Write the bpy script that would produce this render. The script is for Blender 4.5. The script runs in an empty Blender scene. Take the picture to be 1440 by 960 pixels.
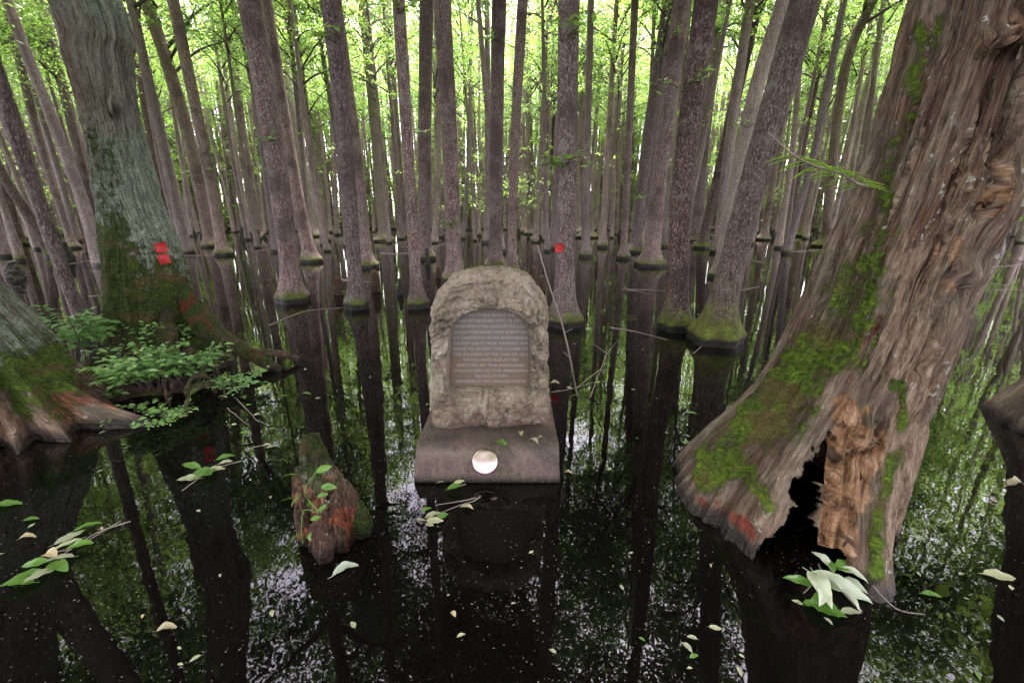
import bpy, bmesh, math, random
import numpy as np
from mathutils import Vector, Matrix

SC = bpy.context.scene
COL = SC.collection
RNG = np.random.default_rng(7)
random.seed(7)
PI = math.pi

# ------------------------------------------------------------------ camera
CAM_H = 1.6
PITCH = math.atan(0.30)
CP, SP = math.cos(PITCH), math.sin(PITCH)
FPX = 600.0
cam_d = bpy.data.cameras.new('camera'); cam_d.lens = 15.0; cam_d.sensor_width = 36.0
cam_d.clip_end = 1500; cam_d.clip_start = 0.05
cam = bpy.data.objects.new('camera', cam_d); COL.objects.link(cam)
cam.location = (0, 0, CAM_H); cam.rotation_euler = (PI/2 - PITCH, 0, 0)
SC.camera = cam

def ray(px, py):
    cx = (px-720)/FPX; cy = (480-py)/FPX
    return np.array([cx, CP + cy*SP, -SP + cy*CP])
def hit(px, py, z=0.0):
    d = ray(px, py); t = (z-CAM_H)/d[2]
    return np.array([0, 0, CAM_H]) + d*t
def atY(px, py, Y):
    d = ray(px, py); t = Y/d[1]
    return np.array([0, 0, CAM_H]) + d*t
def depth_of(p):
    return p[1]*CP - (p[2]-CAM_H)*SP
def project(P):
    P = np.asarray(P, float)
    x = P[..., 0]; y = P[..., 1]; z = P[..., 2]-CAM_H
    dep = y*CP - z*SP; up = y*SP + z*CP
    dep = np.where(dep < 1e-3, 1e-3, dep)
    return 720 + FPX*x/dep, 480 - FPX*up/dep

# ------------------------------------------------------------------ noise
_perm = np.random.default_rng(3).permutation(256)
_perm = np.concatenate([_perm, _perm, _perm])
_g = np.random.default_rng(4).normal(size=(256, 3)); _g /= np.linalg.norm(_g, axis=1)[:, None]
def noise3(P):
    P = np.asarray(P, float); i = np.floor(P).astype(int); f = P - i; i &= 255
    u = f*f*f*(f*(f*6-15)+10); out = 0
    for dx in (0, 1):
        wx = u[..., 0] if dx else 1-u[..., 0]
        for dy in (0, 1):
            wy = u[..., 1] if dy else 1-u[..., 1]
            for dz in (0, 1):
                wz = u[..., 2] if dz else 1-u[..., 2]
                h = _perm[_perm[_perm[(i[..., 0]+dx) & 255] + ((i[..., 1]+dy) & 255)] + ((i[..., 2]+dz) & 255)]
                g = _g[h]
                out = out + wx*wy*wz*(g[..., 0]*(f[..., 0]-dx)+g[..., 1]*(f[..., 1]-dy)+g[..., 2]*(f[..., 2]-dz))
    return out*1.6
def fbm(P, o=4, gain=0.5):
    a = 1; s = 0; P = np.asarray(P, float)
    for k in range(o):
        s = s + a*noise3(P*(2.03**k)+k*17.3); a *= gain
    return s
def ss(a, b, x):
    t = np.clip((x-a)/(b-a), 0, 1); return t*t*(3-2*t)

# ------------------------------------------------------------------ mesh helpers
def new_mesh(name, V, F, mats, smooth=True, fmat=None, attrs=None):
    """F: int array (n,3|4) or list of such arrays"""
    me = bpy.data.meshes.new(name)
    Fs = F if isinstance(F, list) else [F]
    Fs = [np.asarray(f, np.int32) for f in Fs if len(f)]
    V = np.asarray(V, np.float32)
    me.vertices.add(len(V)); me.vertices.foreach_set('co', V.ravel())
    tot = np.concatenate([np.full(len(f), f.shape[1], np.int32) for f in Fs])
    loops = np.concatenate([f.ravel() for f in Fs])
    me.loops.add(len(loops)); me.loops.foreach_set('vertex_index', loops)
    me.polygons.add(len(tot))
    st = np.concatenate([[0], np.cumsum(tot)[:-1]]).astype(np.int32)
    me.polygons.foreach_set('loop_start', st)
    me.polygons.foreach_set('loop_total', tot)
    if smooth: me.polygons.foreach_set('use_smooth', np.ones(len(tot), bool))
    for m in (mats if isinstance(mats, (list, tuple)) else [mats]): me.materials.append(m)
    if fmat is not None: me.polygons.foreach_set('material_index', np.asarray(fmat, np.int32))
    if attrs:
        for k, a in attrs.items():
            a = np.asarray(a)
            if a.ndim == 2:
                at = me.attributes.new(k, 'FLOAT_VECTOR', 'POINT'); at.data.foreach_set('vector', a.astype(np.float32).ravel()); continue
            at = me.attributes.new(k, 'FLOAT', 'POINT'); at.data.foreach_set('value', np.asarray(a, np.float32))
    me.update(calc_edges=True)
    return me
def link(name, me, parent=None, loc=(0, 0, 0), rot=(0, 0, 0), sc=1.0):
    o = bpy.data.objects.new(name, me); COL.objects.link(o)
    o.location = loc; o.rotation_euler = rot; o.scale = (sc,)*3 if np.isscalar(sc) else sc
    if parent is not None: o.parent = parent
    return o
def tag(o, label=None, cat=None, group=None, kind=None):
    if label: o['label'] = label
    if cat: o['category'] = cat
    if group: o['group'] = group
    if kind: o['kind'] = kind
    return o
def thing(name, label, cat, loc=(0, 0, 0), rot=(0, 0, 0), group=None):
    o = link(name, None, None, loc, rot); return tag(o, label, cat, group)
def grid_faces(nr, nt, off=0, closed=True):
    i = np.arange(nr-1)[:, None]; j = np.arange(nt if closed else nt-1)[None, :]
    a = i*nt + j; b = i*nt + (j+1) % nt
    return (np.stack([a, b, b+nt, a+nt], -1).reshape(-1, 4) + off).astype(np.int32)

class MB:
    def __init__(s): s.V = []; s.F4 = []; s.F3 = []; s.n = 0; s.m4 = []; s.m3 = []
    def add(s, V, F, m=0):
        F = np.asarray(F, np.int32)
        if len(F) == 0: return
        s.V.append(np.asarray(V, float)); 
        (s.F4 if F.shape[1] == 4 else s.F3).append(F + s.n)
        (s.m4 if F.shape[1] == 4 else s.m3).append(np.full(len(F), m))
        s.n += len(V)
    def tube(s, P, R, nt=8, m=0, cap=True, rough=0, seed=0):
        P = np.asarray(P, float); n = len(P); R = np.broadcast_to(np.asarray(R, float), (n,))
        T = np.gradient(P, axis=0); T /= np.linalg.norm(T, axis=1)[:, None]+1e-9
        ref = np.array([0, 0, 1.]) if abs(T[:, 2]).mean() < 0.8 else np.array([0, 1., 0])
        A = np.cross(T, ref); A /= np.linalg.norm(A, axis=1)[:, None]+1e-9; B = np.cross(T, A)
        th = np.linspace(0, 2*PI, nt, endpoint=False)
        V = P[:, None] + R[:, None, None]*(A[:, None]*np.cos(th)[None, :, None] + B[:, None]*np.sin(th)[None, :, None])
        if rough: 
            d = V-P[:, None]; V = V + d*(rough*fbm(V/ (R.mean()*1.2)+seed, 2))[..., None]
        V = V.reshape(-1, 3)
        s.add(V, grid_faces(n, nt), m)
        if cap:
            base = s.n - len(V)
            s.V.append(np.array([P[0]-T[0]*R[0]*.3, P[-1]+T[-1]*R[-1]*.5])); c0 = s.n; s.n += 2
            j = np.arange(nt)
            s.F3.append(np.stack([np.full(nt, c0), base+(j+1) % nt, base+j], -1)); s.m3.append(np.full(nt, m))
            e = base+(n-1)*nt
            s.F3.append(np.stack([np.full(nt, c0+1), e+j, e+(j+1) % nt], -1)); s.m3.append(np.full(nt, m))
    def mesh(s, name, mats, smooth=True):
        F = []; fm = []
        if s.F4: F.append(np.concatenate(s.F4)); fm.append(np.concatenate(s.m4))
        if s.F3: F.append(np.concatenate(s.F3)); fm.append(np.concatenate(s.m3))
        return new_mesh(name, np.concatenate(s.V), F, mats, smooth, np.concatenate(fm))

def smooth_path(P, n):
    """Catmull-Rom through control points"""
    P = np.asarray(P, float)
    if len(P) == 2: return P[0] + (P[1]-P[0])*np.linspace(0, 1, n)[:, None]
    Q = np.vstack([2*P[0]-P[1], P, 2*P[-1]-P[-2]])
    u = np.linspace(0, len(P)-1-1e-6, n); k = u.astype(int); t = (u-k)[:, None]
    a, b, c, d = Q[k], Q[k+1], Q[k+2], Q[k+3]
    return 0.5*((2*b)+(-a+c)*t+(2*a-5*b+4*c-d)*t*t+(-a+3*b-3*c+d)*t**3)

def remesh(mb, name, mat, voxel, disp=None, attrs=None, smooth_it=2):
    me = mb.mesh(name+'_raw', mat)
    o = bpy.data.objects.new('tmp', me); COL.objects.link(o)
    md = o.modifiers.new('r', 'REMESH'); md.mode = 'VOXEL'; md.voxel_size = voxel
    if smooth_it:
        sm = o.modifiers.new('s', 'SMOOTH'); sm.iterations = smooth_it; sm.factor = .5
    dg = bpy.context.evaluated_depsgraph_get(); dg.update()
    ev = o.evaluated_get(dg); m2 = bpy.data.meshes.new_from_object(ev)
    bpy.data.objects.remove(o); bpy.data.meshes.remove(me)
    m2.name = name
    n = len(m2.vertices); V = np.empty(n*3, np.float32); m2.vertices.foreach_get('co', V); V = V.reshape(-1, 3).astype(float)
    N = np.empty(n*3, np.float32); m2.vertices.foreach_get('normal', N); N = N.reshape(-1, 3)
    if disp is not None:
        V = V + N*disp(V)[:, None]; m2.vertices.foreach_set('co', V.astype(np.float32).ravel())
    at = m2.attributes.new('bk', 'FLOAT_VECTOR', 'POINT'); at.data.foreach_set('vector', V.astype(np.float32).ravel())
    if attrs:
        for k, fn in attrs.items():
            at = m2.attributes.new(k, 'FLOAT', 'POINT'); at.data.foreach_set('value', np.asarray(fn(V, N), np.float32))
    m2.polygons.foreach_set('use_smooth', np.ones(len(m2.polygons), bool))
    m2.materials.clear(); m2.materials.append(mat)
    m2.update()
    return m2

# ------------------------------------------------------------------ materials
class NT:
    def __init__(s, name):
        s.m = bpy.data.materials.new(name); s.m.use_nodes = True
        s.t = s.m.node_tree; s.t.nodes.clear()
        s.out = s.t.nodes.new('ShaderNodeOutputMaterial')
    def n(s, typ, ins=None, **kw):
        nd = s.t.nodes.new('ShaderNode'+typ)
        for k, v in kw.items(): setattr(nd, k, v)
        if ins:
            for k, v in ins.items():
                sock = nd.inputs[k]
                if hasattr(v, 'is_output') or isinstance(v, bpy.types.NodeSocket): s.t.links.new(v, sock)
                else: sock.default_value = v
        return nd
    def coord(s, scale=(1, 1, 1)):
        tc = s.n('TexCoord'); mp = s.n('Mapping', {'Vector': tc.outputs['Object'], 'Scale': scale}); return mp.outputs[0]
    def bark_coord(s, scale=(1, 1, 1)):
        a = s.n('Attribute', None, attribute_name='bk').outputs['Vector']; return s.n('Mapping', {'Vector': a, 'Scale': scale}).outputs[0]
    def noise(s, vec, scale, detail=4, rough=.55, dist=0):
        return s.n('TexNoise', {'Vector': vec, 'Scale': scale, 'Detail': detail, 'Roughness': rough, 'Distortion': dist}).outputs[0]
    def ramp(s, fac, stops):
        r = s.n('ValToRGB', {'Fac': fac}); cr = r.color_ramp
        while len(cr.elements) > 1: cr.elements.remove(cr.elements[-1])
        cr.elements[0].position = stops[0][0]; c = stops[0][1]; cr.elements[0].color = (*c, 1) if not np.isscalar(c) else (c, c, c, 1)
        for p, c in stops[1:]:
            e = cr.elements.new(p); e.color = (*c, 1) if not np.isscalar(c) else (c, c, c, 1)
        return r.outputs[0]
    def mix(s, fac, a, b, mode='MIX'):
        nd = s.n('MixRGB', None, blend_type=mode)
        for k, v in zip((0, 1, 2), (fac, a, b)):
            if isinstance(v, bpy.types.NodeSocket): s.t.links.new(v, nd.inputs[k])
            else: nd.inputs[k].default_value = v if k == 0 else (*v, 1)
        return nd.outputs[0]
    def math(s, op, a, b=0.0, clamp=False):
        nd = s.n('Math', None, operation=op, use_clamp=clamp)
        for k, v in zip((0, 1), (a, b)):
            if isinstance(v, bpy.types.NodeSocket): s.t.links.new(v, nd.inputs[k])
            else: nd.inputs[k].default_value = v
        return nd.outputs[0]
    def attr(s, name): return s.n('Attribute', None, attribute_name=name).outputs['Fac']
    def bump(s, h, strength=.5, dist=.02, nrm=None):
        ins = {'Height': h, 'Strength': strength, 'Distance': dist}
        if nrm is not None: ins['Normal'] = nrm
        return s.n('Bump', ins).outputs[0]
    def finish(s, col, rough=.8, nrm=None, metallic=0, spec=.4):
        ins = {'Base Color': col if isinstance(col, bpy.types.NodeSocket) else (*col, 1), 'Roughness': rough, 'Metallic': metallic, 'Specular IOR Level': spec}
        p = s.n('BsdfPrincipled', ins)
        if nrm is not None: s.t.links.new(nrm, p.inputs['Normal'])
        s.t.links.new(p.outputs[0], s.out.inputs[0]); return s.m

def bark_mat(name, dark, light, fleck, moss=0.35, mosscol=(.10, .13, .015), stretch=.18, bumpd=.03, collar=.11, grain=26, lichen=0.0, pal=None):
    t = NT(name)
    v = t.coord((1, 1, stretch))
    vo = t.coord((1, 1, 1))
    big = t.noise(vo, 1.6, 3)
    ridge = t.noise(v, grain, 5, .62, .3)
    vf = t.coord((1, 1, .4))
    fine = t.noise(vf, grain*3.2, 3, .7)
    h = t.math('ADD', t.math('MULTIPLY', ridge, .7), t.math('MULTIPLY', fine, .3))
    col = t.ramp(h, [(.36, dark), (.5, tuple((a+b)/2 for a, b in zip(dark, light))), (.62, light), (.74, fleck)])
    col = t.mix(t.ramp(big, [(.35, 0.0), (.7, .45)]), col, tuple(c*.45 for c in light))
    sp = t.noise(t.coord((1, 1, .45)), grain*2.3, 3, .75)
    col = t.mix(t.ramp(sp, [(.54, 0.), (.63, .75)]), col, fleck)
    col = t.mix(t.ramp(sp, [(.36, .85), (.45, 0.)]), col, tuple(c*.8 for c in dark))
    oi = t.n('ObjectInfo').outputs['Random']
    col = t.mix(1.0, col, t.ramp(oi, [(0, (.66, .66, .70)), (.5, (.98, .94, .92)), (1, (1.28, 1.22, 1.12))]), 'MULTIPLY')
    sep = t.n('SeparateXYZ', {0: t.n('TexCoord').outputs['Object']}); z = sep.outputs[2]
    n2 = t.noise(vo, 7, 4, .65)
    n3 = t.noise(vo, 2.3, 2)
    off = t.n('VectorMath', {0: vo, 1: t.n('CombineXYZ', {0: t.math('MULTIPLY', oi, 40.), 1: t.math('MULTIPLY', oi, 17.), 2: 0.0}).outputs[0]}, operation='ADD').outputs[0]
    b1_ = t.noise(off, 1.1, 4, .6); b2_ = t.noise(off, 4.5, 5, .7)
    col = t.mix(t.ramp(b2_, [(.55, 0.), (.66, .55)]), col, tuple(c*1.1 for c in (.20, .21, .17)))
    col = t.mix(t.ramp(b1_, [(.52, 0.), (.62, .65)]), col, tuple(c*1.25 for c in dark))
    if lichen:
        lm = t.ramp(t.noise(t.coord((1, 1, .5)), 9, 6, .7), [(.5-lichen*.25, 0.0), (.56-lichen*.2, 1.0)])
        lm = t.math('MULTIPLY', lm, t.ramp(h, [(.38, 0.0), (.5, 1.0)]))
        col = t.mix(t.math('MULTIPLY', lm, .85), col, pal or (.17, .21, .14))
    # moss grows on the lower bole and in patches
    zz = t.ramp(t.math('DIVIDE', z, 2.4), [(0.03, 1.0), (.16, .62), (.45, .3), (1., .12)])
    mm = t.math('MULTIPLY', zz, t.math('ADD', t.math('MULTIPLY', n2, .75), t.math('ADD', t.math('MULTIPLY', n3, .8), t.math('MULTIPLY', t.math('SUBTRACT', fine, .35), .5))))
    mm = t.ramp(mm, [(1-moss-.08, 0.0), (1-moss+.16, 1.0)])
    mc = t.ramp(t.math('ADD', t.math('MULTIPLY', fine, .5), t.math('MULTIPLY', n2, .5)), [(.35, tuple(c*.22 for c in mosscol)), (.5, tuple(c*.7 for c in mosscol)), (.66, tuple(min(1, c*1.7) for c in mosscol))])
    col = t.mix(t.math('MULTIPLY', mm, .9), col, mc)
    # wet, blackened collar at the waterline
    zc = t.math('ADD', z, t.math('MULTIPLY', t.math('SUBTRACT', n2, .5), .07))
    wet = t.ramp(t.math('DIVIDE', zc, collar*2), [(.36, 1.0), (.56, 0.0)])
    col = t.mix(t.math('MULTIPLY', wet, .93), col, (.008, .007, .007))
    nb = t.bump(t.math('ADD', h, t.math('MULTIPLY', sp, .5)), 1., bumpd)
    rgh = t.math('SUBTRACT', .88, t.math('MULTIPLY', wet, .5))
    return t.finish(col, rgh, nb, 0, .3)

def leaf_mat(name, a, b, trans, c=None, tmix=.55, gloss=.08, attr=False):
    t = NT(name)
    g = t.n('NewGeometry').outputs['Random Per Island']
    stops = [(0, a), (.6, b)] + ([(1, c)] if c else [])
    oi = t.n('ObjectInfo').outputs['Random']
    col = t.ramp(g, stops)
    col = t.mix(1.0, col, t.ramp(oi, [(0, (.8, .82, .8)), (1, (1.2, 1.15, 1.0))]), 'MULTIPLY')
    tr = t.mix(1.0, t.ramp(g, [(0, tuple(x*.75 for x in trans)), (1, tuple(x*1.2 for x in trans))]), t.ramp(oi, [(0, (.85, .9, .7)), (1, (1.15, 1.08, 1.2))]), 'MULTIPLY')
    d = t.n('BsdfDiffuse', {'Color': col}); tl = t.n('BsdfTranslucent', {'Color': tr})
    mx = t.n('MixShader', {0: tmix, 1: d.outputs[0], 2: tl.outputs[0]})
    gl = t.n('BsdfGlossy', {'Roughness': .35, 'Color': (1, 1, 1, 1)})
    m2 = t.n('MixShader', {0: gloss, 1: mx.outputs[0], 2: gl.outputs[0]})
    t.t.links.new(m2.outputs[0], t.out.inputs[0]); return t.m

M = {}
M['tupelo'] = bark_mat('tupelo_bark', (.060, .040, .038), (.29, .205, .19), (.56, .46, .43), moss=.30)
M['tupelo_dark'] = bark_mat('dark_bark', (.022, .014, .013), (.13, .080, .075), (.36, .30, .27), moss=.42)
M['pale'] = bark_mat('pale_bark', (.13, .105, .09), (.34, .28, .25), (.50, .45, .41), moss=.32, stretch=.12)
M['mossy'] = bark_mat('mossy_bark', (.045, .03, .025), (.22, .155, .135), (.40, .34, .30), moss=.56, mosscol=(.11, .14, .015))
M['far'] = bark_mat('far_bark', (.12, .09, .088), (.36, .275, .265), (.42, .36, .35), moss=.25, grain=14, bumpd=.02)
M['lichen'] = bark_mat('lichen_bark', (.022, .016, .014), (.13, .10, .085), (.26, .22, .19), moss=.55, mosscol=(.075, .11, .012), stretch=.10, grain=30, bumpd=.02, lichen=1.0, pal=(.20, .245, .165), collar=.05)
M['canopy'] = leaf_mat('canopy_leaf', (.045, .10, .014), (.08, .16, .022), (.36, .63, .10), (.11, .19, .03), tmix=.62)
M['canopy_shaded'] = leaf_mat('shaded_canopy_leaf', (.028, .06, .012), (.05, .10, .02), (.13, .24, .045), (.07, .12, .03), tmix=.5, gloss=.05)  # darker copy of the same leaf; shade of the thick canopy put into the colour
M['wood'] = NT('twig_wood').finish((.07, .05, .045), .85)
M['dead_wood'] = NT('dead_twig').finish((.22, .17, .15), .8)

# ------------------------------------------------------------------ leaf clouds
def leaf_quads(C, size, up, rng, droop=.35, spin=None):
    """C: centres (n,3); kite leaves, folded along the midrib"""
    n = len(C)
    a = rng.uniform(0, 2*PI, n) if spin is None else spin
    L = size*rng.uniform(.65, 1.25, n); W = L*rng.uniform(.38, .55, n)
    nrm = up + rng.normal(0, droop, (n, 3)); nrm /= np.linalg.norm(nrm, axis=1)[:, None]
    d = np.stack([np.cos(a), np.sin(a), -rng.uniform(0, .8, n)], -1)
    d -= nrm*(d*nrm).sum(1)[:, None]; d /= np.linalg.norm(d, axis=1)[:, None]+1e-9
    s = np.cross(nrm, d)
    base = C - d*L[:, None]*.5; tip = C + d*L[:, None]*.5
    mid = C - d*(L*.05)[:, None] - nrm*(L*.08)[:, None]
    l = mid + s*(W/2)[:, None] + nrm*(L*.1)[:, None]; r = mid - s*(W/2)[:, None] + nrm*(L*.1)[:, None]
    V = np.stack([base, r, tip, l], 1).reshape(-1, 3)
    F = np.arange(4*n).reshape(n, 4)
    return V, F

def crown_mesh(name, seed, z0, z1, R, nclus, nleaf, size, nlimb=9, low=0, spread=.55, mat='canopy', wood='wood'):
    rng = np.random.default_rng(seed); mb = MB()
    cs = []
    for k in range(nlimb):
        zz = z0 + (z1-z0)*(k+.3)/nlimb*.85
        a = rng.uniform(0, 2*PI); L = R*rng.uniform(.6, 1.1)*(1-.35*(k/nlimb))
        rise = rng.uniform(.25, .9)*L
        P = smooth_path([(0, 0, zz), (math.cos(a)*L*.4+rng.normal(0, .15), math.sin(a)*L*.4+rng.normal(0, .15), zz+rise*.6), (math.cos(a)*L, math.sin(a)*L, zz+rise)], 9)
        mb.tube(P, np.linspace(.05, .012, 9)*(R/2.5), 5, 1, rough=.3)
        for q in range(5):
            i = rng.integers(3, 9); b = a+rng.normal(0, 1.0); l2 = rng.uniform(.35, .9)
            e = P[i]+np.array([math.cos(b)*l2, math.sin(b)*l2, rng.uniform(-.1, .5)])
            mb.tube(smooth_path([P[i], (P[i]+e)/2+rng.normal(0, .07, 3), e], 5), np.linspace(.016, .005, 5), 3, 1, cap=False)
            cs.append(e); cs.append((P[i]+e)/2)
    for k in range(low):
        zz = rng.uniform(z0-(z1-z0)*.7, z0+.3); a = rng.uniform(0, 2*PI); L = rng.uniform(.5, 1.3)
        e = np.array([math.cos(a)*L, math.sin(a)*L, zz+rng.uniform(-.1, .4)])
        mb.tube(smooth_path([(0, 0, zz), e*[.5, .5, 1], e], 5), np.linspace(.012, .004, 5), 3, 1, cap=False)
        cs.append(e); cs.append(e*[.6, .6, 1])
    cs = np.array(cs)
    # leaf clumps gathered round the twig ends, uneven
    idx = rng.integers(0, len(cs), nclus)
    cen = cs[idx] + rng.normal(0, spread, (nclus, 3))*[1, 1, .55]
    keep = fbm(cen*.45+seed*3.1, 2) > -.22
    cen = cen[keep]
    k = len(cen)
    rad = rng.uniform(.12, .38, k)
    Cn = np.repeat(cen, nleaf, 0) + rng.normal(0, 1, (k*nleaf, 3))*np.repeat(rad, nleaf)[:, None]*[1, 1, .3]
    V, F = leaf_quads(Cn, size, np.array([0, 0, 1.]), rng, .45)
    mb.add(V, F, 0)
    return mb.mesh(name, [M[mat], M[wood]], smooth=False)

# ------------------------------------------------------------------ trunk
def trunk_mesh(name, path, rad, mat, nt=28, nr=90, zflare=.35, flare=.5, flute=.12, nfl=5, rough=.05, seed=0, zmin=-.25, ztop=None):
    """path: control points [(x,y,z)] from the foot up in local coordinates; rad: [(z, r)]"""
    path = np.asarray(path, float); zt = path[-1, 2] if ztop is None else ztop
    u = np.linspace(0, 1, nr)**1.7; z = zmin + (zt-zmin)*u
    sp = smooth_path(path, 200)
    cx = np.interp(z, sp[:, 2], sp[:, 0]); cy = np.interp(z, sp[:, 2], sp[:, 1])
    r = np.interp(z, [a for a, b in rad], [b for a, b in rad])
    th = np.linspace(0, 2*PI, nt, endpoint=False)
    zc = np.maximum(z, .13)
    fl = np.exp(-(zc-.13)/zflare)
    rng = np.random.default_rng(seed); ph = rng.uniform(0, 6.28)
    lob = 1 + flute*fl[:, None]*(np.cos(nfl*th+ph)+.5*np.cos((nfl-2)*th+ph*2))[None]
    RR = r[:, None]*(1+flare*fl[:, None])*lob
    RR *= (1 - .05*ss(.12, .0, z))[:, None]
    # Slow wander of girth and low swellings
    P = np.stack([np.cos(th)[None]*2+0*z[:, None], np.sin(th)[None]*2+0*z[:, None], z[:, None]*.9+0*th[None]], -1)
    RR *= 1 + rough*1.2*noise3(P*.8+seed*5.1) + rough*fbm(P*np.array([2.2, 2.2, 1.4])+seed, 3)
    V = np.stack([cx[:, None]+RR*np.cos(th), cy[:, None]+RR*np.sin(th), np.repeat(z[:, None], nt, 1)], -1)
    return new_mesh(name, V.reshape(-1, 3), grid_faces(nr, nt), mat)

CROWNS = [crown_mesh('crown_near_%d' % i, 100+i, 0, 8, 3.3, 420, 32, .13, nlimb=15, low=0, spread=.45, mat='canopy_shaded') for i in range(4)]
CROWNS_FAR = [crown_mesh('crown_far_%d' % i, 200+i, 8., 16.5, 2.6, 300, 18, .16, nlimb=14, low=1, spread=.5) for i in range(6)]

trees = []   # (x, y) of every bole for spacing
def px_tree(label, pts, wb, wm, mat='tupelo', H=15., crown=0, cz=8.5, name='swamp_tree', group=None, zfl=.20, flute=.10, yfix=None, csc=1.0, wtop=None, **kw):
    """pts: picture points from the foot upwards; wb, wm: widths at the foot and mid-bole in picture pixels"""
    b = hit(*pts[0]) if yfix is None else np.array([atY(pts[0][0], pts[0][1], yfix)[0], yfix, 0])
    dep = depth_of(b); ca = math.cos(math.atan2(b[0], b[1])); rb = wb/2/FPX*dep*ca
    Y = b[1] + rb*.8; s = Y/b[1]
    W = [np.array([b[0]*s, Y, 0])]
    for p in pts[1:]:
        q = atY(p[0], p[1], Y); W.append(q)
    m = W[-1]; rm = wm/2/FPX*depth_of(atY(pts[-1][0], 200, Y))*ca*.96
    d = (W[-1]-W[-2])/max(.1, (W[-1]-W[-2])[2])
    rng = np.random.default_rng(abs(hash(label)) % 99999 if False else sum(ord(c)*(i+1) for i, c in enumerate(label)) % 99999)
    top = W[-1] + d*1.5; W.append(top); d = d*.8 + np.array([rng.normal(0, .02), rng.normal(0, .03), 0])
    W.append(top + d*(H-top[2])*.5); W.append(W[-1] + d*.7*(H-W[-1][2])*1.0 + [0, 0, 0]); W[-1][2] = H
    W = [w - np.array([W[0][0], Y, 0]) for w in W] if False else [np.array([w[0]-b[0]*s, w[1]-Y, w[2]]) for w in W]
    W = [W[0]-np.array([0, 0, .3])] + W
    W = sorted(W, key=lambda w: w[2])
    root = thing(name, label, 'tree', (b[0]*s, Y, 0), group=group)
    fl = max(.05, rb/rm-1)*.95
    rt = rm if wtop is None else wtop/2/FPX*dep*ca
    rad = [(-1, rm*1.04), (1.0, rm*1.02), (max(2.5, m[2]), rt), (H, rt*.35)]
    seed = rng.integers(0, 9999)
    me = trunk_mesh('trunk', W, rad, M[mat], flare=fl, zflare=zfl, flute=flute, seed=int(seed) % 97, nt=36 if dep < 9 else 24, nr=130 if dep < 9 else 80, **kw)
    link('trunk', me, root)
    zz = np.array([w[2] for w in W]); cx = np.interp(cz, zz, [w[0] for w in W]); cy = np.interp(cz, zz, [w[1] for w in W])
    c = link('crown', CROWNS[crown % 4], root, (cx, cy, cz), (0, 0, rng.uniform(0, 6.28)), csc)
    trees.append((b[0]*s, Y))
    return root

def silhouette(Y, rows):
    """axis points and radii of an upright bole at distance Y from its outline in the picture"""
    C, R = [], []
    for y, xl, xr in rows:
        a, b = ray(xl, y), ray(xr, y); aa, ab = math.atan2(a[0], a[1]), math.atan2(b[0], b[1]); am = (aa+ab)/2
        D = Y/math.cos(am); r = D*math.sin((ab-aa)/2)
        m = ray(720+FPX*0+( (xl+xr)/2-720), y); z = CAM_H + D*m[2]/math.hypot(m[0], m[1])
        C.append((D*math.sin(am), Y, z)); R.append((z, r))
    return C, R
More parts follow.
